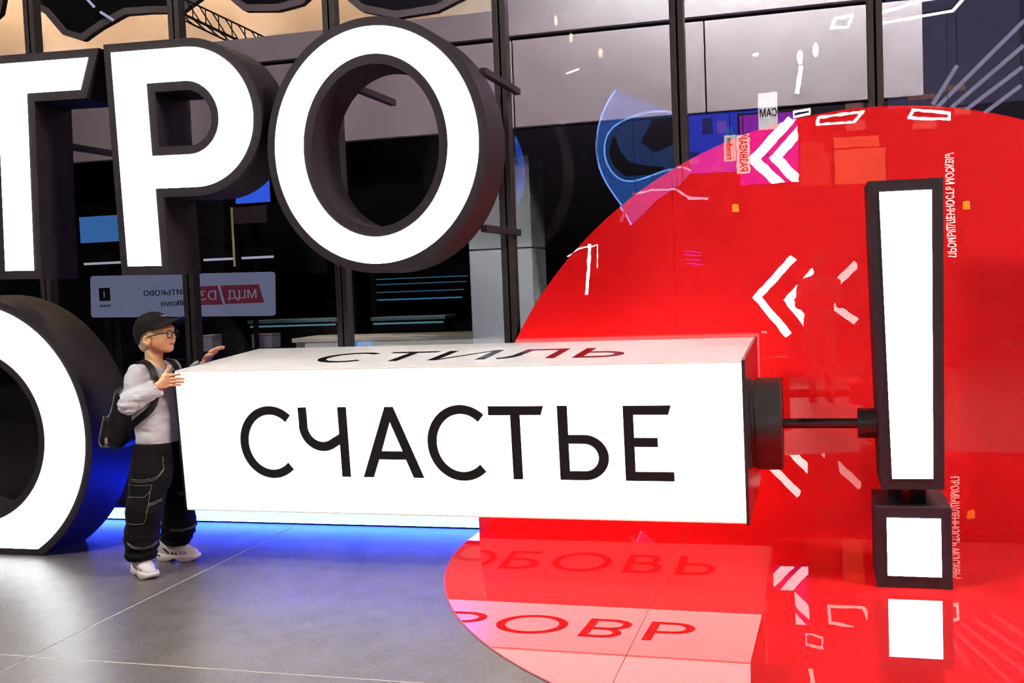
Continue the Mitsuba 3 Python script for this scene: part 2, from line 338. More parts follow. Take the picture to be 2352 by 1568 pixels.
def chain(P, pts, k=.02):
    d = None
    for (p, r), (q, s) in zip(pts[:-1], pts[1:]):
        e = rc(P, p, q, r, s); d = e if d is None else smin(d, e, k)
    return d
def nets(f, lo, hi, step):
    """Surface nets: the zero set of f on a grid as a smooth closed mesh."""
    lo, hi = np.array(lo, float), np.array(hi, float)
    n = np.ceil((hi - lo) / step).astype(int) + 1
    ax = [lo[i] + step * np.arange(n[i]) for i in range(3)]
    D = np.empty(n, np.float32)
    for i in range(n[0]):
        Y, Z = np.meshgrid(ax[1], ax[2], indexing='ij')
        D[i] = f(np.stack([np.full(Y.size, ax[0][i]), Y.ravel(), Z.ravel()], 1).astype(np.float32)).reshape(n[1], n[2])
    S = D < 0
    S[0] = S[-1] = False; S[:, 0] = S[:, -1] = False; S[:, :, 0] = S[:, :, -1] = False
    D = np.where(S, np.minimum(D, -1e-6), np.maximum(D, 1e-6))
    m = n - 1
    acc = np.zeros((*m, 3), np.float32); cnt = np.zeros(m, np.float32)
    cs = [(a, b, c) for a in (0, 1) for b in (0, 1) for c in (0, 1)]
    sl = lambda A, o: A[o[0]:o[0] + m[0], o[1]:o[1] + m[1], o[2]:o[2] + m[2]]
    for o in cs:
        for k in range(3):
            if o[k]: continue
            p = list(o); p[k] = 1; d0, d1 = sl(D, o), sl(D, p)
            x = (d0 < 0) != (d1 < 0); t = np.where(x, d0 / np.where(x, d0 - d1, 1), 0)
            for j in range(3): acc[..., j] += x * (o[j] + (t if j == k else 0))
            cnt += x
    on = cnt > 0; idx = -np.ones(m, int); idx[on] = np.arange(on.sum())
    V = lo + step * (np.argwhere(on) + acc[on] / cnt[on][:, None])
    F = []
    for k in range(3):
        a, b = [(1, 2), (2, 0), (0, 1)][k]
        lo_ = [slice(1, m[i]) for i in range(3)]; lo_[k] = slice(0, m[k]); up = list(lo_); up[k] = slice(1, m[k] + 1)
        s0, s1 = S[tuple(lo_)], S[tuple(up)]
        I = np.argwhere(s0 != s1); fl = s0[s0 != s1]
        off = np.array([1, 1, 1]); off[k] = 0; I = I + off
        e = np.eye(3, dtype=int); g = lambda da, db: idx[tuple((I - da * e[a] - db * e[b]).T)]
        q = np.stack([g(1, 1), g(0, 1), g(0, 0), g(1, 0)], 1); q[~fl] = q[~fl][:, ::-1]
        F += [q[:, [0, 1, 2]], q[:, [0, 2, 3]]]
    return trimesh.Trimesh(V, np.vstack(F), process=False)
def wob(P, s, seed=0): return (meshkit.fbm(P * np.array(s), 3, seed) - .5).astype(np.float32)
def boxof(pts, pad): p = np.array(pts); return p.min(0) - pad, p.max(0) + pad

# ------------------------------------------------------------------ the boy
def skin_col(p, n, uv):
    base = mix((0.74, 0.265, 0.125), (0.80, 0.30, 0.15), fbm(p.x * 40, p.y * 40, p.z * 40, 2))
    d = dr.sqrt(dr.square((p.x + 3.178) / .022) + dr.square((p.y + 1.0) / .024) + dr.square((p.z - 1.166) / .0065))
    base = mix((0.36, 0.11, 0.085), base, smoothstep(.6, 1.25, d))
    c = dr.sqrt(dr.square((p.x + 3.225) / .03) + dr.square((dr.abs(p.y + 1.0) - .05) / .03) + dr.square((p.z - 1.184) / .02))
    return mix((0.72, 0.215, 0.12), base, smoothstep(.2, 1.3, c) * .6 + .4)
pri('m_skin', proc(skin_col), 0.5, specular=0.3)
pri('m_hair', proc(lambda p, n, uv: mix((0.26, 0.165, 0.07), (0.46, 0.34, 0.20), noise(p.x * 120, p.y * 120, p.z * 45))), 0.5)
pri('m_cap', proc(lambda p, n, uv: mix((0.0018, 0.0016, 0.0016), (0.004, 0.0035, 0.0035), noise(p.x * 500, p.y * 500, p.z * 500))), 0.85, specular=0.06)
pri('m_shirt', proc(lambda p, n, uv: mix((0.44, 0.38, 0.39), (0.50, 0.44, 0.45), noise(p.x * 350, p.y * 350, p.z * 350))), 0.9)
pri('m_denim', proc(lambda p, n, uv: mix((0.0012, 0.0011, 0.0014), (0.003, 0.0026, 0.003), noise(p.x * 400, p.y * 400, p.z * 260))), 0.9, specular=0.05)
pri('m_thread', (0.2, 0.165, 0.16), 0.8)
pri('m_pack', (0.002, 0.002, 0.0022), 0.5, specular=0.12)
pri('m_white', (0.72, 0.66, 0.62), 0.5)
pri('m_shoe', (0.46, 0.375, 0.33), 0.55)
pri('m_shoe_tan', (0.20, 0.145, 0.115), 0.6)
pri('m_eye', (0.75, 0.72, 0.70), 0.15)
pri('m_iris', (0.035, 0.03, 0.028), 0.1)
pri('m_tag', (0.20, 0.155, 0.14), 0.6)
mat('m_spec_lens', {'type': 'thindielectric', 'int_ior': 1.4})

boy = thing('person', 'boy in black cap and glasses pushing the end of the white box', 'person')
HO = np.array([-3.275, -1.0, 1.223])
SK = ((-.012, 0, .022), (.092, .073, .082))
def head_f(P):
    p = (P - HO).astype(np.float32); m = p.copy(); m[:, 1] = np.abs(m[:, 1])
    d = el(p, *SK)
    d = smin(d, el(p, (.032, 0, -.026), (.060, .057, .072)), .03)
    d = smin(d, rc(m, (-.005, .044, -.045), (.062, .010, -.079), .019, .016), .03)
    d = smin(d, el(p, (.071, 0, -.080), (.018, .021, .015)), .02)
    d = smin(d, el(m, (.052, .034, -.034), (.030, .022, .026)), .025)
    d = smin(d, rc(m, (.082, .012, .024), (.070, .045, .022), .008, .008), .02)
    d = smax(d, -el(m, (.094, .031, -.004), (.012, .017, .011)), .012)
    d = smin(d, rc(p, (.088, 0, .010), (.1045, 0, -.022), .0065, .0085), .012)
    d = smin(d, el(m, (.0955, .0085, -.0265), (.0085, .0075, .006)), .006)
    d = smax(d, -el(m, (.099, .006, -.0325), (.004, .0034, .0035)), .003)
    d = smin(d, el(p, (.083, 0, -.050), (.012, .021, .0055)), .007)
    d = smin(d, el(p, (.0815, 0, -.0610), (.012, .018, .0058)), .006)
    d = smax(d, -el(p, (.099, 0, -.0558), (.012, .025, .0013)), .0025)
    R = Rotation.from_euler('yz', [-12, 0], degrees=True).as_matrix().astype(np.float32)
    Re = Rotation.from_euler('xyz', [0, -10, -22], degrees=True).as_matrix().astype(np.float32)
    e = el(m, (-.004, .0775, -.036), (.0195, .0090, .0285), Re)
    e = smax(e, -el(m, (.000, .0880, -.034), (.0105, .0105, .0175), Re), .004)
    e = smin(e, el(m, (.0125, .076, -.039), (.0045, .006, .007)), .004)
    d = smin(d, e, .005)
    d = smin(d, chain(p, [((-.024, 0, -.045), .044), ((-.020, 0, -.11), .040), ((-.022, 0, -.18), .047)]), .022)
    return d
SN, EN, WN = np.array([-3.320, -1.116, 1.022]), np.array([-3.342, -1.180, .876]), np.array([-3.205, -1.125, .962])
SF, EF, WF = np.array([-3.285, -.876, 1.026]), np.array([-3.330, -.775, .885]), np.array([-3.228, -.632, 1.040])
def trunk_f(P):
    p = P.astype(np.float32)
    d = el(p, (-3.305, -1.0, .88), (.070, .110, .19))
    d = smin(d, chain(p, [((-3.298, -1.0, 1.08), .046), ((-3.305, -1.0, 1.0), .055)]), .03)
    d = smin(d, rc(p, SN, SF, .036, .036), .03)
    for s, e, w in ((SN, EN, WN), (SF, EF, WF)):
        d = smin(d, chain(p, [(s, .034), (e, .028), (w, .0195)]), .02)
    d = smin(d, el(p, (-3.30, -1.0, .66), (.075, .105, .10)), .04)
    d = smin(d, chain(p, [((-3.30, -1.06, .62), .062), ((-3.305, -1.14, .34), .045), ((-3.335, -1.15, .07), .032)]), .03)
    d = smin(d, chain(p, [((-3.30, -.94, .62), .062), ((-3.295, -.87, .34), .045), ((-3.325, -.855, .07), .032)]), .03)
    return d
# near hand: wrist, knuckles (index to little finger), middle joints, tips, thumb
def hand_f(wr, kn, mid, tip, th, r):
    def f(P):
        p = P.astype(np.float32); c = np.mean(kn, 0)
        d = rc(p, wr, wr + (c - wr) * .35, .0185, .019)
        for a, b in zip(kn[:-1], kn[1:]): d = smin(d, rc(p, a, b, .0098, .0098), .006)
        for a in kn: d = smin(d, rc(p, wr + (c - wr) * .3 + (a - c) * .45, a, .013, .0098), .012)
        d = smin(d, rc(p, wr + (c - wr) * .3, th[0], .014, .0105), .012)
        d = smin(d, chain(p, [(th[0], .0105), (th[1], .009), (th[2], .0072)], .003), .008)
        for a, b, e, q in zip(kn, mid, tip, r): d = smin(d, chain(p, [(a, q + .0008), (b, q), (e, q - .0012)], .002), .0045)
        return d
    return f
A = np.array
kn1 = [A([-3.160, -1.088, 1.010]), A([-3.158, -1.084, .994]), A([-3.162, -1.083, .977]), A([-3.169, -1.084, .961])]
tp1 = [A([-3.103, -1.0625, 1.014]), A([-3.083, -1.0610, .992]), A([-3.087, -1.0600, .975]), A([-3.106, -1.0595, .960])]
for v_ in kn1 + tp1: v_ -= [0, .009, 0]
md1 = [(a * .5 + b * .5) + [0, -.009, .0015] for a, b in zip(kn1, tp1)]
th1 = [A([-3.178, -1.100, 1.008]), A([-3.160, -1.095, 1.034]), A([-3.142, -1.092, 1.057])]
handN = nets(hand_f(WN + [.006, .006, .004], kn1, md1, tp1, th1, (.0074, .0077, .0074, .0066)), (-3.26, -1.16, .91), (-3.06, -1.03, 1.08), .0021)
kn2 = [A([-3.172, -.660, 1.098]), A([-3.166, -.643, 1.103]), A([-3.166, -.626, 1.103]), A([-3.172, -.610, 1.098])]
tp2 = [A([-3.120, -.662, 1.117]), A([-3.108, -.644, 1.123]), A([-3.110, -.626, 1.122]), A([-3.124, -.608, 1.114])]
md2 = [(a * .55 + b * .45) + [0, 0, .006] for a, b in zip(kn2, tp2)]
th2 = [A([-3.196, -.664, 1.075]), A([-3.172, -.680, 1.080]), A([-3.150, -.686, 1.086])]
handF = nets(hand_f(WF + [.004, 0, .012], kn2, md2, tp2, th2, (.0074, .0077, .0074, .0066)), (-3.29, -.73, 1.0), (-3.08, -.55, 1.16), .0021)
headM = nets(head_f, HO + [-.14, -.10, -.20], HO + [.13, .10, .13], .0025)
trunkM = nets(trunk_f, (-3.46, -1.27, .02), (-3.15, -.57, 1.15), .009)
def mani(m):
    m = m.copy(); m.merge_vertices()
    return m3.Manifold(m3.Mesh(np.asarray(m.vertices, np.float32), np.asarray(m.faces, np.uint32)))
bod = None
try:
    for x in (trunkM, headM, handN, handF):
        y = mani(x)
        if y.is_empty(): raise ValueError
        bod = y if bod is None else bod + y
    mm = bod.to_mesh(); bodM = trimesh.Trimesh(mm.vert_properties[:, :3], mm.tri_verts, process=False)
except Exception:
    bodM = cat_([trunkM, headM, handN, handF])
put('body', bodM, 'm_skin', boy, smooth=50)
for s in (-1, 1):
    e = put('eye', trimesh.creation.icosphere(3, .0112), 'm_eye', boy, smooth=True, to_world=T().translate((HO + [.0785, s * .030, -.004]).tolist()))
    ir = trimesh.creation.icosphere(2, .0058); ir.apply_scale([.5, 1, 1]); ir.apply_translation(HO + [.0885, s * .0285, -.004])
    put('iris', ir, 'm_iris', e, smooth=True)
    br = tube([HO + [.086, s * .013, .020], HO + [.086, s * .026, .0245], HO + [.074, s * .044, .020]], [.0012, .0022, .001])
    put('eyebrow', br, 'm_hair', boy, smooth=True)
def capplane(p): return .011 + p[:, 0] * .52 - .085 * np.clip((-p[:, 0] - .02) / .1, 0, 1) ** 1.5
def hair_f(P):
    p = (P - HO).astype(np.float32); m = p.copy(); m[:, 1] = np.abs(m[:, 1])
    w = wob(P, (90, 90, 30), 3) * .006
    sh = el(p, (-.016, 0, .004), (.0925, .0775, .094)) + w
    pl = capplane(p) - p[:, 2]
    up = np.maximum(np.maximum(sh, p[:, 0] - .033 - .3 * p[:, 2]), -.038 - p[:, 2] + .8 * np.maximum(p[:, 0], 0))
    lowb = smin(sh, el(p, (-.045, 0, -.055), (.050, .056, .048)) + w, .02)
    lo = np.maximum(np.maximum(lowb, p[:, 0] + .034 + .15 * p[:, 2]), -.094 - p[:, 2] + .3 * (p[:, 0] + .06))
    d = np.maximum(np.minimum(up, lo), -pl - .006)
    ear = el(m, (-.004, .082, -.036), (.022, .015, .031))
    return smax(d, -ear, .003)
put('hair', nets(hair_f, HO + [-.13, -.10, -.12], HO + [.06, .10, .12], .0028), 'm_hair', boy, smooth=40, label='short blond hair')
# cap
def cap_f(P):
    p = (P - HO).astype(np.float32)
    d = smin(el(p, (-.014, 0, .026), (.1045, .0865, .087)), el(p, (-.020, 0, -.006), (.1010, .0855, .090)), .02) + .0025 + wob(P, (30, 30, 30), 9) * .003
    cutp = (capplane(p) - p[:, 2]) / 1.18
    return smax(smax(d, cutp, .004), -(d + .0065), .002)
put('crown', nets(cap_f, HO + [-.14, -.11, -.10], HO + [.11, .11, .14], .0032), 'm_cap', boy + '__cap', smooth=40)
uu, vv = np.meshgrid(np.linspace(0, 1, 14), np.linspace(-1, 1, 33), indexing='ij')
by = vv * .084
bx0 = .098 * np.sqrt(np.maximum(1 - (vv * .9) ** 2, 0)) - .016
reach = .086 * (1 - np.abs(vv) ** 2.6) ** .6
bX = bx0 - .010 + (reach + .012) * uu
bZ = .071 - .050 * vv ** 2 + .012 * uu * (1 - vv ** 2) - .002 * uu
top_ = np.stack([bX, by, bZ], -1).reshape(-1, 3); nb = len(top_); ii, jj = np.meshgrid(np.arange(13), np.arange(32), indexing='ij')
q = np.stack([ii * 33 + jj, (ii + 1) * 33 + jj, (ii + 1) * 33 + jj + 1, ii * 33 + jj + 1], -1).reshape(-1, 4)
ft = np.vstack([q[:, [0, 1, 2]], q[:, [0, 2, 3]]])
ring = [i * 33 for i in range(14)] + [13 * 33 + j for j in range(1, 33)] + [i * 33 + 32 for i in range(12, -1, -1)] + list(range(31, 0, -1))
side = []
for a, b in zip(ring, ring[1:] + ring[:1]): side += [[a, b, b + nb], [a, b + nb, a + nb]]
brim = trimesh.Trimesh(np.vstack([top_, top_ - [0, 0, .0035]]), np.vstack([ft, ft[:, ::-1] + nb, side]), process=False); brim.fix_normals(); brim.apply_translation(HO)
put('brim', brim, 'm_cap', boy + '__cap', smooth=50)
em = [HO + [x, y, z] for x, y, z in [(.058, -.040, .0925), (.064, -.034, .0885), (.0695, -.026, .0870), (.0725, -.017, .0885), (.0735, -.010, .0920)]]
put('emblem', tube(em, [.0008, .0018, .0022, .0018, .0008]), 'm_white', boy + '__cap', smooth=True, label='white curved stitched mark')
# glasses
gl = boy + '__glasses'
def rim(s):
    t = np.linspace(0, 2 * np.pi, 37); c_, s_ = np.cos(t), np.sin(t); n = 2.6
    y = .0225 * np.sign(c_) * np.abs(c_) ** (2 / n); z = .0185 * np.sign(s_) * np.abs(s_) ** (2 / n)
    return np.c_[.101 - .10 * np.abs(y * s + s * 0) * .15 - (.004 * (s * y * 50 * s > 0)) * 0 - .12 * np.maximum(s * 0 + y * s, 0) * s * s, s * .031 + y, z - .006]
for s in (-1, 1):
    r_ = rim(s); put('rim', tube(HO + r_, .0020), 'm_cap', gl, smooth=True)
    lens = trimesh.Trimesh(np.vstack([HO + r_[:-1], HO + r_[:-1].mean(0)]), [[k, (k + 1) % 36, 36] for k in range(36)], process=False)
    put('lens', lens, 'm_spec_lens', gl)
    put('temple', tube([HO + [.097, s * .054, .001], HO + [.080, s * .0665, -.001], HO + [.03, s * .0770, -.010], HO + [-.006, s * .0825, -.020]], .0021), 'm_cap', gl, smooth=True)
put('bridge', tube([HO + [.1015, -.0095, -.002], HO + [.1065, 0, .0015], HO + [.1015, .0095, -.002]], .0024), 'm_cap', gl, smooth=True)
put('neck_cord', tube([A([-3.352, -1.012, 1.108]), A([-3.337, -1.040, 1.100]), A([-3.310, -1.052, 1.085]), A([-3.282, -1.052, 1.068]), A([-3.262, -1.045, 1.05])], .0014), 'm_cap', boy, smooth=True, label='thin dark neck cord')
# shirt
def shirt_f(P):
    p = P.astype(np.float32)
    z = p[:, 2]
    d = el(p, (-3.295, -1.0, .895), (.088, .128, .185))
    flare = rb(p, (-3.292, -1.0, .74), (.094, .124, .125), .075)
    d = smin(d, flare, .07)
    d = smin(d, chain(p, [(SN + [0, -.004, -.005], .053), (SF + [0, .004, -.005], .053)]), .05)
    up, lo = wob(P, (11, 11, 26), 5), wob(P, (30, 30, 55), 6)
    dN = chain(p, [(SN + [0, -.006, -.004], .049), (EN + [.004, 0, .0], .044), (WN + [.004, 0, -.004], .047)], .022)
    dF = chain(p, [(SF + [0, .006, -.004], .054), (EF, .047), (WF + [-.03, -.02, -.03], .042)], .025)
    near = np.exp(-np.sum((p - EN.astype(np.float32)) ** 2, 1) / .006)
    dN = dN + lo * .024 * near
    sl = []
    for dd, wv, ev in ((dN, WN, EN), (dF, WF, EF)):
        n_ = ((wv - ev) / np.linalg.norm(wv - ev)).astype(np.float32)
        dd = smax(dd, (p - wv.astype(np.float32)) @ n_ - .004, .004)
        sl.append(smax(dd, -rc(p, wv - n_ * .02, wv + n_ * .05, .029, .036), .003))
    d = smin(d, smin(sl[0], sl[1], .01), .014) + up * .017 + lo * .008
    d = smax(d, .617 - z, .004)
    neck = chain(p, [((-3.285, -1.0, 1.050), .052), ((-3.300, -1.0, 1.16), .064)])
    d = smax(d, -neck, .006)
    under = rb(p, (-3.292, -1.0, .58), (.082, .112, .10), .07)
    return smax(d, -under, .004)
put('shirt', nets(shirt_f, (-3.48, -1.30, .60), (-3.10, -.55, 1.16), .0052), 'm_shirt', boy, smooth=50, label='pale mauve long-sleeved shirt')
# trousers
LN = [(A([-3.292, -1.055, .66]), .090), (A([-3.292, -1.095, .50]), .100), (A([-3.300, -1.150, .33]), .086), (A([-3.322, -1.152, .20]), .082), (A([-3.333, -1.152, .125]), .078)]
LF = [(A([-3.292, -.945, .66]), .090), (A([-3.290, -.905, .50]), .098), (A([-3.290, -.865, .33]), .086), (A([-3.296, -.858, .20]), .084), (A([-3.320, -.852, .125]), .076)]
def trous_f(P):
    p = P.astype(np.float32); z = p[:, 2]
    d = smin(chain(p, LN, .03), chain(p, LF, .03), .03)
    d = smin(d, rb(p, (-3.292, -1.0, .58), (.088, .118, .11), .075), .03)
    lowk = np.clip((.24 - z) / .10, 0, 1)
    d = d + wob(P, (13, 13, 24), 11) * (.012 + .022 * lowk) + .0035 * np.sin(z * 150 + 12 * wob(P, (6, 6, 6), 2)) * lowk
    d = smax(d, .082 - z + .018 * wob(P, (12, 12, 4), 8), .012)
    d = smax(d, z - .665, .01)
    for (a, _) in (LN[-1], LF[-1]):
        d = smax(d, -rc(p, a - [0, 0, .08], a + [0, 0, .02], .058, .050), .01)
    return d
put('cloth', nets(trous_f, (-3.46, -1.30, .05), (-3.14, -.70, .69), .0056), 'm_denim', boy + '__trousers', smooth=50, label='baggy black cargo trousers')
VIEW = math.atan2(-.83, .56)
def on_leg(leg, z, ang):
    zs = [a[2] for a, _ in leg][::-1]; c = A([np.interp(z, zs, [a[k] for a, _ in leg][::-1]) for k in (0, 1)] + [z])
    dv = A([math.cos(VIEW + ang), math.sin(VIEW + ang), 0]); t = np.linspace(.03, .19, 140)
    f = trous_f((c + t[:, None] * dv)); k = min(len(t) - 1, len(t) - np.argmax((f < 0)[::-1])); return c + (t[k] + .0009) * dv
def stitch(leg, pts, dbl=False, n=7):
    P = []
    for (z0, a0), (z1, a1) in zip(pts[:-1], pts[1:]):
        for s in np.linspace(0, 1, n, endpoint=False): P.append(on_leg(leg, z0 + (z1 - z0) * s, a0 + (a1 - a0) * s))
    P.append(on_leg(leg, *pts[-1]))
    put('stitching', tube(P, .0011, 5), 'm_thread', boy + '__trousers', label='pale seam stitching')
    if dbl: stitch(leg, [(z - .009, a) for z, a in pts])
stitch(LN, [(.500, -.95), (.497, -.3), (.505, .28), (.545, .62), (.60, .58)], True)
stitch(LN, [(.472, -1.35), (.470, .12)])
stitch(LN, [(.412, -1.35), (.414, -.15), (.440, .10), (.470, .12)])
stitch(LN, [(.440, .10), (.385, .12), (.31, .10), (.283, .02), (.281, -.4), (.285, -1.3)])
stitch(LN, [(.378, .14), (.386, .5), (.394, .95)], True)
stitch(LN, [(.190, -.9), (.170, -.4), (.160, .1), (.166, .6), (.182, 1.1)], True)
stitch(LF, [(.192, -.5), (.184, .1), (.188, .6), (.198, 1.15)], True)
stitch(LF, [(.385, .1), (.378, .5), (.384, .9)], True)
# shoes
def shoe(heel, toe):
    s = uniq(boy + '__shoe'); tag(s, label='chunky cream sneaker with tan panels')
    heel, toe = A(heel, float), A(toe, float); ax = (toe - heel) / np.linalg.norm(toe - heel); L = np.linalg.norm(toe - heel)
    B = np.eye(4); B[:3, 0] = [ax[0], ax[1], 0]; B[:3, 1] = [-ax[1], ax[0], 0]; B[:3, 3] = [heel[0], heel[1], 0]; k = L / .205
    def go(f, lo, hi, step):
        m = nets(f, lo, hi, step); m.apply_scale(k); m.apply_transform(B); return m
    def sole_f(P):
        x, y, z = P.T
        hw = np.interp(x, [0, .03, .08, .12, .155, .19, .205], [.024, .034, .031, .036, .042, .032, .016]).astype(np.float32)
        topz = np.interp(x, [0, .03, .07, .11, .16, .205], [.046, .040, .032, .034, .032, .030])
        botz = np.interp(x, [-.01, .012, .06, .085, .10, .115, .165, .205], [.016, .0, .0, .013, .013, .0, .0, .016])
        d = np.abs(y) - hw - .004 * np.sin(np.clip(z / .04, 0, 1) * np.pi)
        d = smax(d, np.maximum(-x, x - .205), .018)
        return smax(d, smax(z - topz, botz - z, .004), .009)
    def upper_f(P):
        p = P.astype(np.float32)
        d = chain(p, [((.030, 0, .058), .028), ((.075, 0, .055), .030), ((.125, 0, .040), .030), ((.170, 0, .030), .026)], .03)
        d = smin(d, rc(p, (.035, 0, .075), (.05, 0, .088), .030, .031), .02)
        d = smax(d, -rc(p, (.042, 0, .10), (.038, 0, .13), .026, .03), .004)
        return smax(d, .022 - p[:, 2], .004)
    put('sole', go(sole_f, (-.01, -.055, -.006), (.215, .055, .06), .0026), 'm_shoe', s, smooth=45)
    put('upper', go(upper_f, (-.01, -.05, .0), (.215, .05, .12), .0026), 'm_shoe', s, smooth=45)
    def patch(name, pts, m, r=.0016):
        V = []
        for x, z, sd in pts:
            y = np.linspace(.06, 0, 200); f = np.minimum(upper_f(np.c_[np.full(200, x), sd * y, np.full(200, z)]), sole_f(np.c_[np.full(200, x), sd * y, np.full(200, z)].astype(np.float32)))
            j = np.argmax(f < 0.0); V.append([x, sd * (y[j] + .0005), z])
        V = A(V); o = V.mean(0); sg = np.sign(o[1]) if abs(o[1]) > 1e-6 else -1
        n = len(V); W = np.vstack([V + [0, sg * r, 0], V - [0, sg * .004, 0]])
        F = [[0, i, i + 1] for i in range(1, n - 1)] + [[n, n + i + 1, n + i] for i in range(1, n - 1)]
        for i in range(n): F += [[i, (i + 1) % n, n + (i + 1) % n], [i, n + (i + 1) % n, n + i]]
        m_ = trimesh.Trimesh(W, F, process=False); m_.fix_normals(); m_.apply_scale(k); m_.apply_transform(B); put(name, m_, m, s)
    for sd in (-1,):
        patch('dark_panel', [(.040, .064, sd), (.050, .064, sd), (.078, .040, sd), (.066, .040, sd)], 'm_pack')
        patch('vent', [(.088, .050, sd), (.096, .036, sd), (.084, .036, sd)], 'm_pack')
        patch('vent', [(.104, .048, sd), (.112, .036, sd), (.100, .036, sd)], 'm_pack')
        patch('tan_panel', [(.120, .052, sd), (.150, .046, sd), (.156, .036, sd), (.124, .038, sd)], 'm_shoe_tan')
        patch('tan_panel', [(.060, .078, sd), (.090, .070, sd), (.092, .060, sd), (.066, .064, sd)], 'm_shoe_tan')
        patch('heel_strip', [(.008, .036, sd), (.030, .033, sd), (.030, .028, sd), (.008, .031, sd)], 'm_pack')
    for j in range(4):
        x = .082 + .016 * j; zt = .0865 - .0088 * j
        m_ = tube([[x - .004, -.022, zt - .014], [x, -.010, zt], [x + .003, .010, zt], [x, .022, zt - .014]], .0028, 6); m_.apply_scale(k); m_.apply_transform(B)
        put('lace', m_, 'm_white', s, smooth=True)
shoe((-3.408, -1.098), (-3.218, -1.225)); shoe((-3.430, -.872), (-3.192, -.838))

# backpack
bp = thing('backpack', 'black backpack worn by the boy in the cap', 'backpack')
def pack_f(P):
    p = P.astype(np.float32).copy()
    p[:, 0] = p[:, 0] - .30 * (p[:, 2] - .76)
    d = rb(p, (-3.462, -1.0, .80), (.070, .128, .165), .055)
    d = smin(d, rb(p, (-3.515, -1.0, .725), (.050, .112, .088), .035), .012)
    return d + wob(P, (16, 16, 16), 4) * .014
put('bag', nets(pack_f, (-3.60, -1.16, .60), (-3.36, -.84, 1.0), .006), 'm_pack', bp, smooth=50)
def ribbon(pts, nrm, w, t):
    pts, nrm = A(pts, float), A(nrm, float); nrm /= np.linalg.norm(nrm, axis=1)[:, None]
    tg = np.gradient(pts, axis=0); sd = np.cross(tg, nrm); sd /= np.linalg.norm(sd, axis=1)[:, None]
    R = np.stack([pts + sd * w / 2 + nrm * t, pts - sd * w / 2 + nrm * t, pts - sd * w / 2 - nrm * t, pts + sd * w / 2 - nrm * t], 1).reshape(-1, 3)
    F = []
    for i in range(len(pts) - 1):
        for j in range(4):
            a, b = i * 4 + j, i * 4 + (j + 1) % 4; F += [[a, b, b + 4], [a, b + 4, a + 4]]
    e = 4 * (len(pts) - 1); F += [[0, 2, 1], [0, 3, 2], [e, e + 1, e + 2], [e, e + 2, e + 3]]
    m = trimesh.Trimesh(R, F, process=False); m.fix_normals(); return m
def torso_f(P):
    p = P.astype(np.float32)
    d = smin(el(p, (-3.295, -1.0, .895), (.088, .128, .185)), rb(p, (-3.292, -1.0, .74), (.094, .124, .125), .075), .07)
    return smin(d, rc(p, SN + [0, .012, -.005], SF + [0, -.012, -.005], .053, .053), .05) - .006
def hug(pts, off=.004, shirt_f=torso_f):
    """Points moved along the shirt's gradient until they lie just off its surface, and the normals there."""
    P = A(pts, float); h = .006
    grad = lambda Q: np.stack([shirt_f(Q + h * e) - shirt_f(Q - h * e) for e in np.eye(3)], 1)
    for _ in range(6):
        g = grad(P); g /= np.linalg.norm(g, axis=1)[:, None] + 1e-9; P = P - g * (shirt_f(P) - off)[:, None] * .8
    return P, g
from scipy.interpolate import CubicSpline
def spl(pts, n=26):
    pts = A(pts, float); t = np.r_[0, np.cumsum(np.linalg.norm(np.diff(pts, axis=0), axis=1))]; return CubicSpline(t, pts)(np.linspace(0, t[-1], n))
for ys in (-1, 1):
    y = lambda v: -1.0 + ys * v
    path = spl([(-3.40, y(.080), .985), (-3.375, y(.080), 1.05), (-3.325, y(.083), 1.105), (-3.262, y(.088), 1.055), (-3.222, y(.098), .99), (-3.215, y(.112), .92), (-3.24, y(.128), .85), (-3.30, y(.135), .80), (-3.38, y(.120), .74)])
    P, N = hug(path[1:-1]); put('strap', ribbon(P, N, .034, .0035), 'm_pack', bp, smooth=40)
put('zipper_pull', bx(-.003, .003, -.007, .007, -.009, .009).apply_translation(hug([(-3.545, -1.10, .80)], .003, pack_f)[0][0]), 'm_tag', bp, label='pale zipper pull')
put('zip', tube(hug(spl([(-3.56, -1.10, .79), (-3.572, -1.10, .72), (-3.56, -1.095, .655)], 12), .001, pack_f)[0], .002), 'm_tag', bp, smooth=True)
put('patch', bx(-.008, .008, -.006, .006, -.017, .017, .002).apply_translation(hug([(-3.51, -1.12, .685)], .002, pack_f)[0][0]), 'm_tag', bp, label='small pale patch')

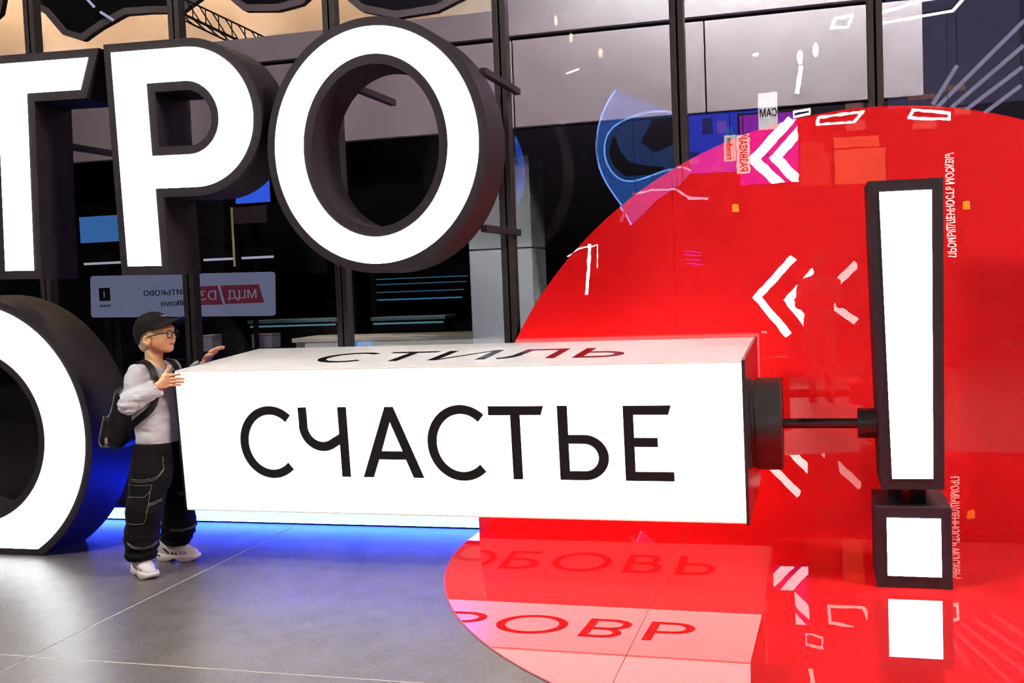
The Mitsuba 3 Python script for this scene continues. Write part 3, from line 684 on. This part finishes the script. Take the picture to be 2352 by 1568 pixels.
# ------------------------------------------------------------------ things in the shop behind the glass
pri('m_baffle', (0.018, 0.016, 0.018), 0.6)
pri('m_column', proc(lambda p, n, uv: mix((0.20, 0.27, 0.29), (0.26, 0.31, 0.35), fbm(p.x * 3, p.z * 2, 0.0, 3))), 0.25)
pri('m_counter', (0.42, 0.44, 0.38), 0.5)
pri('m_pale', (0.17, 0.16, 0.24), 0.6)
pri('m_teal', (0.03, 0.08, 0.10), 0.3)
put('carpet', bx(-12.9, 6.9, .14, 4.6, -.003, .004), 'm_dark', kind='structure')
def smoothpoly(pts, r): return Polygon(pts).buffer(r).buffer(-2 * r).buffer(r)
BF = [([(-6.75, 4.4), (-6.72, 4.05), (-6.50, 3.93), (-6.33, 3.73), (-6.14, 3.66), (-5.95, 3.75), (-5.70, 3.84), (-5.45, 3.83), (-5.15, 3.80), (-4.95, 3.9), (-4.9, 4.4)], 'dark wavy ceiling cloud above the gap between the T and the P'),
      ([(-4.80, 4.4), (-4.72, 3.90), (-4.55, 3.75), (-4.24, 3.72), (-4.02, 3.75), (-3.86, 3.86), (-3.8, 4.4)], 'small dark ceiling cloud above the right side of the P'),
      ([(-3.72, 4.4), (-3.68, 3.80), (-3.50, 3.64), (-3.20, 3.555), (-2.85, 3.57), (-2.6, 3.66), (-2.45, 3.8), (-2.4, 4.4)], 'dark ceiling cloud right above the round letter'),
      ([(-7.9, 4.4), (-7.9, 3.75), (-7.3, 3.80), (-6.98, 3.98), (-6.85, 4.4)], 'dark ceiling cloud at the upper left corner')]
for pts, lab in BF:
    p = smoothpoly(pts, .05); k = thing('ceiling_cloud', lab, 'ceiling panel')
    put('body', exz(p, 2.40, 2.46), 'm_dark', k)
    put('edge', exz(p.difference(p.buffer(-.055)), 2.385, 2.399), 'm_baffle', k)
for x0, z0, x1, z1 in [(-6.08, 4.04, -5.98, 3.93), (-5.92, 3.88, -5.80, 3.80)]:
    k = thing('line_lamp', ('upper' if z0 > 3.95 else 'lower') + ' short pale line lamp on the dark ceiling cloud beside the T', 'lamp')
    put('lens', tube([[x0, 2.37, z0], [x1, 2.37, z1]], .012), 'm_lens', k, emit=[.42, .38, .6])
tr = thing('roof_truss', 'dark lattice truss sloping down across the beige upper wall', 'truss')
a0, a1 = A([-5.12, 2.25, 3.86]), A([-4.18, 2.25, 3.36])
for o in ([0, 0, .06], [0, .1, -.07], [0, -.1, -.07], [0, 0, -.12]):
    put('chord', tube([a0 + o, a1 + o], .008, 6), 'm_dark', tr)
for j in range(16):
    p = a0 + (a1 - a0) * j / 16; q_ = a0 + (a1 - a0) * (j + 1) / 16
    put('lattice_bar', tube([p + [0, 0, .06], q_ + [0, .1 * (-1) ** j, -.07]], .005, 5), 'm_dark', tr)
    put('lattice_bar', tube([p + [0, -.1 * (-1) ** j, -.07], q_ + [0, 0, -.12]], .005, 5), 'm_dark', tr)
clm = thing('column', 'grey-teal clad column behind the glass between the round letter and the red wall', 'column')
put('cladding', bx(-2.41, -1.94, 1.6, 2.0, .9045, 1.645, .004), 'm_column', clm)
put('cladding', bx(-2.41, -1.94, 1.6, 2.0, 1.653, 2.30, .004), 'm_column', clm)
put('cladding', bx(-2.41, -1.94, 1.6, 2.0, .004, .8965, .004), 'm_column', clm)
lc = thing('counter', 'low grey counter behind the glass right above the white box', 'counter')
put('body', bx(-3.95, -2.42, 1.85, 2.25, .004, 1.0, .004), 'm_counter', lc); put('top', bx(-3.97, -2.415, 1.82, 2.28, 1.0, 1.035, .004), 'm_counter', lc)
put('blue_panel', bx(-3.56, -3.30, 1.812, 1.8495, .90, .999, .002), 'm_teal', lc, emit=[.03, .11, .36])
rk = thing('shelf_unit', 'dark shelf unit with thin teal lights below the round letter', 'shelf')
put('body', cat_([bx(-3.62, -3.57, 2.6, 3.0, .004, 1.62), bx(-2.72, -2.67, 2.6, 3.0, .004, 1.62), bx(-3.57, -2.72, 2.95, 3.0, .004, 1.62)]), 'm_dark', rk)
for j, z in enumerate((1.47, 1.425, 1.36, 1.295)):
    s_ = put('shelf', bx(-3.57, -2.72, 2.6, 2.95, z, z + .012), 'm_dark', rk)
    put('light', bx(-3.56, -2.75 - .02 * j, 2.59, 2.599, z, z + .008 + .004 * (j == 3)), 'm_lens', s_, emit=[.02, .10 + .05 * (j == 3), .17 + .1 * (j == 3)])
for (x0, x1, z0, z1, lab) in [(-4.62, -3.80, 1.085, 1.17, 'dark teal lit counter seen below the sign reflection'), (-3.50, -2.86, 1.055, 1.165, 'dark teal lit counter seen under the shelf unit')]:
    ct = thing('bar_counter', lab, 'counter')
    put('body', bx(x0, x1, 2.32, 2.55, .004, z1 - .03, .003), 'm_dark', ct); put('top', bx(x0, x1, 2.30, 2.57, z1 - .029, z1, .003), 'm_teal', ct)
    put('light', bx(x0 + .02, x1 - .02, 2.305, 2.318, z1 - .06, z1 - .045), 'm_lens', ct, emit=[.06, .16, .2])
for (x0, x1, z0, z1, lab) in [(-4.48, -4.30, .945, 1.05, 'pale box behind the glass nearer the white box corner'), (-4.945, -4.85, .93, 1.055, 'pale narrow box behind the glass above the far hand'), (-5.02, -4.93, .865, .935, 'small pale box behind the glass beside the far hand')]:
    k = thing('carton', lab, 'box')
    put('box', bx(x0, x1, 2.11, 2.27, z0, z1, .004), 'm_pale', k); put('lid', bx(x0 - .003, x1 + .003, 2.107, 2.273, z1, z1 + .012, .003), 'm_pale', k)
sd_ = thing('sideboard', 'black low sideboard under the pale boxes in the shop', 'sideboard')
put('body', bx(-5.3, -4.2, 2.08, 2.29, .05, .86, .004), 'm_dark', sd_); put('top', bx(-5.3, -4.2, 2.06, 2.30, .8605, .864), 'm_dark', sd_); put('plinth', bx(-5.25, -4.25, 2.1, 2.28, .004, .05), 'm_dark', sd_)
put('riser', bx(-4.925, -4.84, 2.10, 2.27, .8645, .929), 'm_dark', sd_); put('riser', bx(-4.5, -4.28, 2.10, 2.27, .8645, .944), 'm_dark', sd_)
lampbar('line_lamp', -6.26, -5.86, 2.4, 1.705, .02, [.35, .33, .45], 'thin pale line lamp in the shop left of the P stem')
lampbar('line_lamp', -5.06, -4.40, 2.4, 1.69, .02, [.35, .33, .45], 'thin pale line lamp in the shop right of the P stem')
sc = thing('screen', 'small blue screen in the shop between the T and the P stems', 'screen')
put('display', bx(-6.28, -5.86, 2.39, 2.40, 1.90, 2.13), 'm_lens', sc, emit=[.035, .12, .34]); put('case', bx(-6.30, -5.84, 2.401, 2.45, 1.88, 2.15), 'm_dark', sc); put('stand', bx(-6.10, -6.04, 2.42, 2.45, .004, 1.88), 'm_dark', sc)
sc = thing('screen', 'small blue screen in the shop under the bowl of the P', 'screen')
put('display', bx(-4.72, -4.40, 2.39, 2.40, 2.16, 2.36), 'm_lens', sc, emit=[.03, .10, .75]); put('case', bx(-4.74, -4.38, 2.401, 2.45, 2.14, 2.38), 'm_dark', sc); put('stand', bx(-4.6, -4.54, 2.42, 2.45, .004, 2.14), 'm_dark', sc)
pn = thing('info_board', 'brown board with a gold edge in the shop under the P bowl', 'panel')
put('board', bx(-4.70, -4.40, 2.30, 2.33, 1.985, 2.125), 'm_tag', pn); put('edge', bx(-4.722, -4.702, 2.30, 2.33, 1.63, 2.125), 'm_tag', pn, emit=[.14, .10, .05]); put('foot', bx(-4.70, -4.66, 2.30, 2.33, .004, 1.985), 'm_dark', pn)

# ------------------------------------------------------------------ things in the hall behind the camera, mirrored in the glass and in the red panel
def words(txt, h, width, at, d=.006, bold=True):
    """Lettering facing the glass: first letter at +x side."""
    m = meshkit.text_mesh(txt, h, d, bold=bold); v = m.vertices; s = width / np.ptp(v[:, 0])
    return trimesh.Trimesh(np.c_[at[0] - (v[:, 0] - v[:, 0].min()) * s, at[1] + v[:, 2], at[2] + v[:, 1]], m.faces, process=False)
def words_up(txt, h, length, at, d=.006):
    m = meshkit.text_mesh(txt, h, d, bold=True); v = m.vertices; s = length / np.ptp(v[:, 0])
    return trimesh.Trimesh(np.c_[at[0] + v[:, 1], at[1] + v[:, 2], at[2] + (v[:, 0] - v[:, 0].min()) * s], m.faces, process=False)
pri('m_sign_red', (0.30, 0.010, 0.03), 0.4)
sg = thing('station_sign', 'pale glowing station sign with red flags seen from behind above the boy', 'sign')
YS, SF_ = 2.0, .6623
sx_ = lambda x: x * SF_
sz_ = lambda z: 1.42 + (z - 1.42) * SF_
poly_ = lambda pts: Polygon([(sx_(x), sz_(z)) for x, z in pts])
def words_back(txt, h, width, x, z):
    m = words(txt, h * SF_, width * SF_, (sx_(x), YS - .008, sz_(z)), .004, False); return m
put('board', exz(poly_([(-8.90, 1.20), (-6.40, 1.15), (-6.38, 1.60), (-8.88, 1.645)]).buffer(.028), YS, YS + .04), 'm_lens', sg, emit=[.095, .108, .185])
for pts in ([(-7.06, 1.50), (-6.535, 1.495), (-6.475, 1.272), (-7.005, 1.272)], [(-7.47, 1.50), (-7.10, 1.50), (-7.04, 1.267), (-7.42, 1.267)]):
    put('flag', exz(poly_(pts), YS - .004, YS - .001), 'm_lens', sg, emit=[.062, .004, .014], label='dark red flag')
put('lettering', words_back('МЦД', .105, .385, -6.57, 1.333), 'm_lens', sg, emit=[.12, .11, .19])
put('lettering', words_back('D3', .115, .245, -7.12, 1.328), 'm_lens', sg, emit=[.12, .11, .19])
put('lettering', words_back('МИТЬКОВО', .068, .645, -7.50, 1.408), 'm_dark', sg)
put('lettering', words_back('Mitkovo', .070, .42, -7.485, 1.272), 'm_dark', sg)
put('pictogram', exz(poly_([(-8.80, 1.365), (-8.64, 1.365), (-8.64, 1.53), (-8.80, 1.53)]), YS - .004, YS - .001), 'm_dark', sg)
put('pictogram_door', exz(poly_([(-8.73, 1.41), (-8.715, 1.41), (-8.715, 1.49), (-8.73, 1.49)]), YS - .007, YS - .005), 'm_lens', sg, emit=[.09, .1, .16])
put('lettering', words_back('выход', .035, .15, -8.645, 1.29), 'm_dark', sg)
for x in (-5.7, -4.4): put('post', bx(x - .02, x + .02, YS + .041, YS + .056, .004, 1.5), 'm_dark', sg)
YR = -8.88
lo_ = thing('light_loop', 'blue glowing loop mirrored in the glass left of the red panel', 'light')
ro = spl([(-2.60, 3.98), (-2.82, 3.62), (-2.90, 3.26), (-2.87, 2.95), (-2.745, 2.66), (-2.55, 2.36), (-2.42, 2.12)], 40)
ri = spl([(-1.80, 3.60), (-2.15, 3.64), (-2.47, 3.57), (-2.71, 3.42), (-2.79, 3.18), (-2.73, 2.92), (-2.54, 2.74), (-2.24, 2.755), (-1.85, 2.85), (-1.6, 2.80)], 60)
y3 = lambda p, dy=0: np.c_[p[:, 0], np.full(len(p), YR + dy), p[:, 1]]
put('edge_tube', tube(y3(ro), .012), 'm_lens', lo_, emit=[2.2, 4.4, 11]); put('edge_tube', tube(y3(ri), .012), 'm_lens', lo_, emit=[1.8, 4.0, 10])
band = Polygon(np.vstack([ro, [(-2.1, 2.42), (-1.75, 2.62)], ri[::-1]])).buffer(0)
put('band', exz(band, YR - .06, YR - .02), 'm_lens', lo_, emit=[.12, .6, 2.6]); put('disc', exz(Polygon(ri).buffer(0), YR - .12, YR - .07), 'm_lens', lo_, emit=[.05, .26, .95])
put('dark_inlay', exz(smoothpoly([(-2.66, 3.40), (-2.74, 3.15), (-2.68, 2.95), (-2.52, 2.80), (-2.2, 2.80), (-1.9, 2.88), (-2.2, 2.92), (-2.45, 2.98), (-2.58, 3.15)], .02), YR - .07, YR - .06), 'm_dark', lo_)
put('dark_inlay', exz(smoothpoly([(-2.3, 3.25), (-2.1, 3.55), (-1.8, 3.55), (-1.8, 3.2), (-2.1, 3.1)], .03), YR - .07, YR - .06), 'm_dark', lo_)
put('stand', bx(-2.2, -2.1, YR - .16, YR - .121, 0, 3.2), 'm_dark', lo_)
for x0, x1, z0, z1, e, lab in [(-4.26, -3.86, 2.44, 3.70, [.10, .45, 3.2], 'tall blue screen mirrored right beside the round letter'), (-1.70, -.70, 2.78, 3.60, [.10, .28, 4.2], 'deep blue screen mirrored at the upper edge of the red panel')]:
    k = thing('video_wall', lab, 'screen')
    put('display', bx(x0, x1, -9.2, -9.18, z0, z1), 'm_lens', k, emit=e); put('case', bx(x0 - .03, x1 + .03, -9.26, -9.201, z0 - .03, z1 + .03), 'm_dark', k); put('stand', bx((x0 + x1) / 2 - .05, (x0 + x1) / 2 + .05, -9.26, -9.21, 0, z0 - .03), 'm_dark', k)
    for j in range(7):
        u, w_ = rng.uniform(x0, x1 - .15), rng.uniform(z0, z1 - .2)
        put('tile', bx(u, u + rng.uniform(.08, .2), -9.179, -9.17, w_, w_ + rng.uniform(.04, .25)), 'm_lens', k, emit=[[.05, .1, .8], [.15, 1.0, 4.0], [1.2, .5, 4.0]][j % 3])
k = thing('hanging_sign', 'white sign with red letters САМ mirrored at the edge of the red panel', 'sign')
put('board', bx(-.69, -.445, -8.62, -8.60, 3.23, 3.73), 'm_lens', k, emit=[7, 6.6, 6.8]); put('lettering', words('САМ', .10, .215, (-.455, -8.599, 3.42)), 'm_sign_red', k); put('cable', cyl((-.57, -8.61, 3.73), (-.57, -8.61, 6.6), .006, 8), 'm_dark', k)
k = thing('hanging_sign', 'white upright sign reading РАЗВИВАЙ mirrored in the red panel', 'sign')
put('board', bx(-.975, -.805, -8.62, -8.60, 2.69, 3.21), 'm_lens', k, emit=[8, 7.2, 6.4]); put('lettering', words_up('РАЗВИВАЙ', .10, .46, (-.935, -8.599, 2.72)), 'm_sign_red', k); put('cable', cyl((-.89, -8.61, 3.21), (-.89, -8.61, 6.6), .006, 8), 'm_dark', k)
k = thing('hanging_sign', 'narrow white sign left of the РАЗВИВАЙ sign, mirrored in the red panel', 'sign')
put('board', bx(-1.14, -.985, -8.64, -8.625, 2.86, 3.22), 'm_lens', k, emit=[6, 5.4, 5]); put('lettering', words_up('телефон', .07, .30, (-1.10, -8.624, 2.88)), 'm_sign_red', k); put('cable', cyl((-1.06, -8.63, 3.22), (-1.06, -8.63, 6.6), .006, 8), 'm_dark', k)
def chevron(tip, up, dn, w): return LineString([up, tip, dn]).buffer(w / 2, cap_style='flat', join_style='mitre')
sa = thing('arrow_screen', 'magenta screen with two bright white chevrons mirrored high in the red panel', 'screen')
put('display', bx(-.95, -.20, -8.92, -8.90, 2.56, 3.50), 'm_lens', sa, emit=[2.4, .05, 3.4]); put('case', bx(-.98, -.17, -8.97, -8.921, 2.53, 3.53), 'm_dark', sa); put('post', bx(-.65, -.5, -9.08, -8.995, 0, 2.6), 'm_dark', sa); put('arm', bx(-.6, -.55, -8.994, -8.972, 2.54, 2.6), 'm_dark', sa)
cl_ = sbox(-.95, 2.56, -.20, 3.50)
put('chevron', exz(chevron((-.77, 2.885), (-.27, 3.40), (-.42, 2.52), .13).intersection(cl_), -8.899, -8.892), 'm_lens', sa, emit=[30, 28, 29])
put('chevron', exz(chevron((-.49, 2.89), (-.15, 3.24), (-.18, 2.53), .13).intersection(cl_), -8.899, -8.892), 'm_lens', sa, emit=[30, 28, 29])
sa = thing('arrow_screen', 'dark screen with white chevrons mirrored in the red panel left of the exclamation mark', 'screen')
put('display', bx(-.99, .56, -8.96, -8.94, .40, 1.80), 'm_dark', sa); put('post', bx(-.3, -.1, -8.99, -8.961, 0, .4), 'm_dark', sa)
for tip, u, d_, w_ in [((-.765, 1.065), (-.29, 1.58), (-.37, .545), .10), ((-.37, 1.015), (.05, 1.47), (-.07, .60), .10), ((.06, 1.03), (.50, 1.46), (.48, .70), .10)]:
    e_ = 30 if tip[0] < 0 else 9
    put('chevron', exz(chevron(tip, u, d_, w_), -8.939, -8.93), 'm_lens', sa, emit=[e_, .95 * e_, .9 * e_])
def frame_lamp(pts, z, w, e, lab):
    k = thing('frame_lamp', lab, 'lamp', 'glowing frame lamps under the hall ceiling')
    p = A(pts); p[:, 1] = .10 - p[:, 1]; L_ = LineString(np.vstack([p, p[:1]])).buffer(w, join_style='mitre')
    put('tube', exy(L_, z, z + .03), 'm_lens', k, emit=e); put('housing', exy(L_.buffer(.006), z + .031, z + .05), 'm_dark', k)
    for q_ in p[::2]: put('cable', cyl((q_[0], q_[1], z + .05), (q_[0], q_[1], 6.6), .004, 6), 'm_dark', k)
frame_lamp([(.25, 9.379), (.307, 8.807), (.507, 8.751), (.472, 9.403)], 4.6, .011, [22, 20, 22], 'small glowing frame lamp mirrored in the pale upper glass')
frame_lamp([(.812, 9.403), (.785, 8.855), (1.283, 8.315), (1.804, 8.183), (1.734, 9.052)], 4.6, .014, [22, 20, 22], 'large glowing frame lamp mirrored at the upper right corner')
frame_lamp([(.051, 10.083), (.067, 9.351), (.622, 9.079), (.535, 10.088)], 3.4, .018, [24, 22, 20], 'glowing frame lamp mirrored in the red panel above the exclamation mark')
frame_lamp([(1.242, 10.002), (1.236, 9.229), (1.737, 9.81), (1.809, 10.475)], 3.4, .018, [24, 22, 20], 'glowing frame lamp mirrored at the top of the red panel, the rightmost there')
frame_lamp([(-.246, 8.907), (-.236, 8.421), (-.039, 8.3), (-.041, 8.694)], 3.4, .010, [22, 20, 22], 'small glowing frame lamp mirrored just over the rim of the red panel')
for j, (xa, za, xb, zb) in enumerate([(1.551, 3.563, 1.861, 4.049), (1.616, 3.535, 2.711, 4.582), (1.798, 3.52, 2.707, 4.269), (1.989, 3.487, 2.704, 4.002), (2.216, 3.423, 2.701, 3.774)]):
    k = thing('slanted_strip', 'pale slanted light strip, ' + ['first', 'second', 'third', 'fourth', 'fifth'][j] + ' from the left above the red panel', 'light strip', 'slanted strips mirrored at the upper right')
    ys_ = -9.70 - .09 * j; put('lens', tube([[xa, ys_, za], [xb, ys_, zb]], .027), 'm_lens', k, emit=[2.4, 2.1, 3.2]); put('hanger', cyl((xb, ys_, zb), (xb, ys_, 6.6), .006, 6), 'm_dark', k)
def bulb(x, y, z, r, h, e, lab):
    k = thing('pendant_lamp', lab, 'lamp'); m = trimesh.creation.icosphere(2, 1.0); m.apply_scale([r, r, h]); m.apply_translation([x, y, z])
    put('bulb', m, 'm_lens', k, emit=e); put('cord', cyl((x, y, z + h), (x, y, 6.6), .004, 6), 'm_dark', k)
bulb(-.141, -7.88, 4.008, .035, .085, [30, 28, 22], 'left one of two bright oval lamps in the upper glass'); bulb(.044, -7.88, 4.08, .035, .085, [30, 28, 22], 'right one of two bright oval lamps in the upper glass')
bulb(-.668, -7.88, 4.09, .035, .022, [26, 24, 20], 'small bright lamp in the glass left of the two oval lamps')
bulb(-3.182, -7.88, 4.763, .022, .07, [11, 6.5, 3.6], 'warm drop lamp mirrored right of the round letter, topmost of three'); bulb(-2.989, -7.88, 4.522, .025, .06, [11, 6.5, 3.6], 'warm drop lamp mirrored right of the round letter, middle of three'); bulb(-2.609, -7.88, 4.293, .028, .06, [11, 6.5, 3.6], 'warm drop lamp mirrored right of the round letter, lowest of three')
k = thing('rod_lamp', 'bright short slanted rod lamp under the left oval lamp in the upper glass', 'lamp'); put('lens', tube([[-.13, -7.88, 3.90], [-.185, -7.88, 3.575]], .026), 'm_lens', k, emit=[30, 28, 22]); put('cord', cyl((-.13, -7.9, 3.90), (-.13, -7.9, 6.6), .004, 6), 'm_dark', k)
k = thing('rod_lamp', 'short bright flat rod lamp mirrored in the fascia right of the round letter', 'lamp'); put('lens', tube([[-3.07, -7.88, 4.07], [-2.90, -7.88, 4.115]], .012), 'm_lens', k, emit=[26, 25, 14]); put('cord', cyl((-2.98, -7.88, 4.1), (-2.98, -7.88, 6.6), .004, 6), 'm_dark', k)
k = thing('wall_lettering', 'white upright glowing words mirrored in the red panel right of the exclamation mark', 'sign lettering'); m = words_up('ПРОМЫШЛЕННОСТЬ МОСКВЫ', .105, 1.40, (1.70, -9.88, 1.50)); put('letters', m, 'm_lens', k, emit=[15, 13.5, 12]); put('backing', bx(1.66, 1.84, -9.95, -9.885, 0, 3.0), 'm_dark', k)
k = thing('name_lettering', 'small white mirrored word on the fascia right of the round letter', 'sign lettering')
put('letters', words('Гигафабрика', .055, .47, (-3.10, -7.88, 3.42)), 'm_lens', k, emit=[3, 3, 3]); put('rail', bx(-3.6, -3.08, -7.93, -7.885, 3.39, 3.41), 'm_dark', k); put('hanger', cyl((-3.3, -7.91, 3.41), (-3.3, -7.91, 6.6), .005, 6), 'm_dark', k)
for x0, x1, z0, z1, e, lab in [(.28, .985, 2.64, 3.32, [2.2, .85, .3], 'orange lit display case mirrored in the red panel above the exclamation mark'), (-.245, .22, 2.65, 3.28, [.9, .22, .1], 'dim orange display case mirrored beside the white chevrons')]:
    k = thing('display_case', lab, 'display case'); put('front', bx(x0, x1, -10.92, -10.88, z0, z1 - .18), 'm_lens', k, emit=e); put('header', bx(x0, x1 - .08, -10.92, -10.88, z1 - .15, z1), 'm_lens', k, emit=e); put('cabinet', bx(x0 - .02, x1 + .02, -11.4, -10.921, 0, z1 + .03), 'm_dark', k)
for x, z, lab in [(-1.164, 2.385, 'small orange lamp mirrored in the red panel left of the exclamation mark'), (2.083, 2.242, 'small orange lamp mirrored in the red panel right of the exclamation mark')]:
    k = thing('orange_lamp', lab, 'lamp'); put('lens', bx(x - .05, x + .05, -10.90, -10.88, z - .06, z + .06, .01), 'm_lens', k, emit=[9, 5.0, .2]); put('case', bx(x - .06, x + .06, -10.96, -10.901, z - .07, z + .07), 'm_dark', k); put('post', bx(x - .02, x + .02, -10.95, -10.91, 0, z - .07), 'm_dark', k)
LINES = []
def line_lamp(pts, r, e, lab):
    LINES.append(1); yl = -8.42 - .055 * len(LINES)
    k = thing('line_lamp', lab, 'lamp'); p = A([[x, yl, z] for x, z in pts]); put('lens', tube(p, r, 6), 'm_lens', k, emit=e); t = p[np.argmax(p[:, 2])]; put('hanger', cyl(t + [0, -.004, 0], (t[0], t[1] - .004, 6.6), .004, 6), 'm_dark', k)
line_lamp([(-2.925, 1.87), (-2.95, 1.6), (-3.0, 1.2)], .022, [24, 21, 22], 'upright white line lamp mirrored near the left edge of the red panel')
line_lamp([(-3.29, 1.72), (-3.1, 1.81), (-2.83, 1.86)], .011, [18, 15, 16], 'level white line lamp mirrored near the left edge of the red panel')
line_lamp([(-2.84, 1.86), (-2.86, 1.55)], .009, [18, 15, 16], 'short upright line lamp mirrored right of the upright white one')
line_lamp([(-2.31, 2.51), (-2.1, 2.55), (-1.78, 2.54)], .013, [11, 6, 9], 'pink level line lamp mirrored near the upper left rim of the red panel')
line_lamp([(-1.77, 2.53), (-1.62, 2.42), (-1.37, 2.40)], .018, [9, 5, 7.5], 'pink bent line lamp mirrored near the upper rim of the red panel')
line_lamp([(-2.54, 2.16), (-2.36, 2.56)], .022, [2.5, .8, 1.6], 'dim pink slanted line lamp mirrored near the upper left rim')
for j, z in enumerate((1.725, 1.68, 1.62, 1.56)): line_lamp([(-1.71, z + .01), (-1.50, z - .02)], .006, [4, .2, 9], 'short violet line lamp, ' + ['first', 'second', 'third', 'fourth'][j] + ' from the top of four in the red panel')
pri('m_gown', (0.02, 0.018, 0.02), 0.8)
ph_ = thing('person', 'person in dark clothes taking the picture, mirrored as a dark shape in the red panel', 'person')
PX, PY = 0.02, -6.28
def viewer_f(P):
    p = (P - A([PX, PY, 0])).astype(np.float32); m = p.copy(); m[:, 0] = np.abs(m[:, 0])
    d = el(p, (0, 0, 1.50), (.075, .095, .115)); d = smin(d, el(p, (0, .03, 1.45), (.055, .07, .07)), .03)
    d = smin(d, rc(p, (0, .09, 1.49), (0, .115, 1.465), .010, .013), .012)
    d = smin(d, rc(p, (0, -.005, 1.42), (0, -.02, 1.30), .05, .06), .03)
    d = smin(d, el(p, (0, -.01, 1.12), (.165, .105, .22)), .05); d = smin(d, rc(m, (.0, -.01, 1.29), (.16, -.01, 1.27), .06, .052), .04)
    d = smin(d, el(p, (0, -.01, .90), (.155, .11, .14)), .06)
    d = smin(d, chain(m, [((.175, -.01, 1.26), .048), ((.21, .06, 1.03), .040), ((.10, .20, 1.22), .030), ((.06, .24, 1.28), .026)], .02), .02)
    for j in range(4): d = smin(d, chain(m, [((.06 - .004 * j, .25, 1.30 - .018 * j), .009), ((.035, .275, 1.305 - .018 * j), .008), ((.014, .262, 1.305 - .018 * j), .007)], .003), .005)
    d = smin(d, rc(m, (.085, -.01, .85), (.088, .0, .47), .085, .058), .03); d = smin(d, rc(m, (.088, .0, .47), (.088, -.02, .09), .056, .036), .02)
    return d
put('body', nets(viewer_f, (PX - .32, PY - .2, .05), (PX + .32, PY + .34, 1.66), .013), 'm_gown', ph_, smooth=50)
put('hair', nets(lambda P: smax(el((P - A([PX, PY, 0])).astype(np.float32), (0, -.02, 1.51), (.088, .100, .122)), (P - A([PX, PY, 0]))[:, 1] - .05, .01), (PX - .12, PY - .16, 1.36), (PX + .12, PY + .12, 1.66), .008), 'm_dark', ph_, smooth=50)
for s in (-1, 1): put('shoe', nets(lambda P: smax(rc((P - A([PX + s * .09, PY, 0])).astype(np.float32), (0, -.03, .04), (0, .14, .025), .045, .035), -P[:, 2], .004), (PX + s * .09 - .06, PY - .10, -.01), (PX + s * .09 + .06, PY + .2, .1), .006), 'm_dark', ph_, smooth=50)

k = thing('backdrop', 'dim navy backdrop with brown shelves mirrored at the upper right corner', 'backdrop')
put('screen', bx(1.15, 4.2, -12.5, -12.45, 3.9, 5.8), 'm_lens', k, emit=[.28, .26, .55]); put('leg', bx(2.5, 2.7, -12.5, -12.46, 0, 3.9), 'm_dark', k)
for j, (x0, x1, z0, z1) in enumerate([(1.45, 1.85, 4.03, 4.10), (1.95, 2.3, 4.12, 4.2), (1.45, 1.95, 3.82, 3.92), (1.5, 1.85, 3.55, 3.73), (2.1, 2.35, 3.72, 3.86), (.5, .78, 3.95, 4.05), (.5, .8, 3.6, 3.75)]):
    put('shelf', bx(x0, x1, -12.44, -12.40, z0, z1), 'm_lens', k, emit=[1.5, .62, .5])
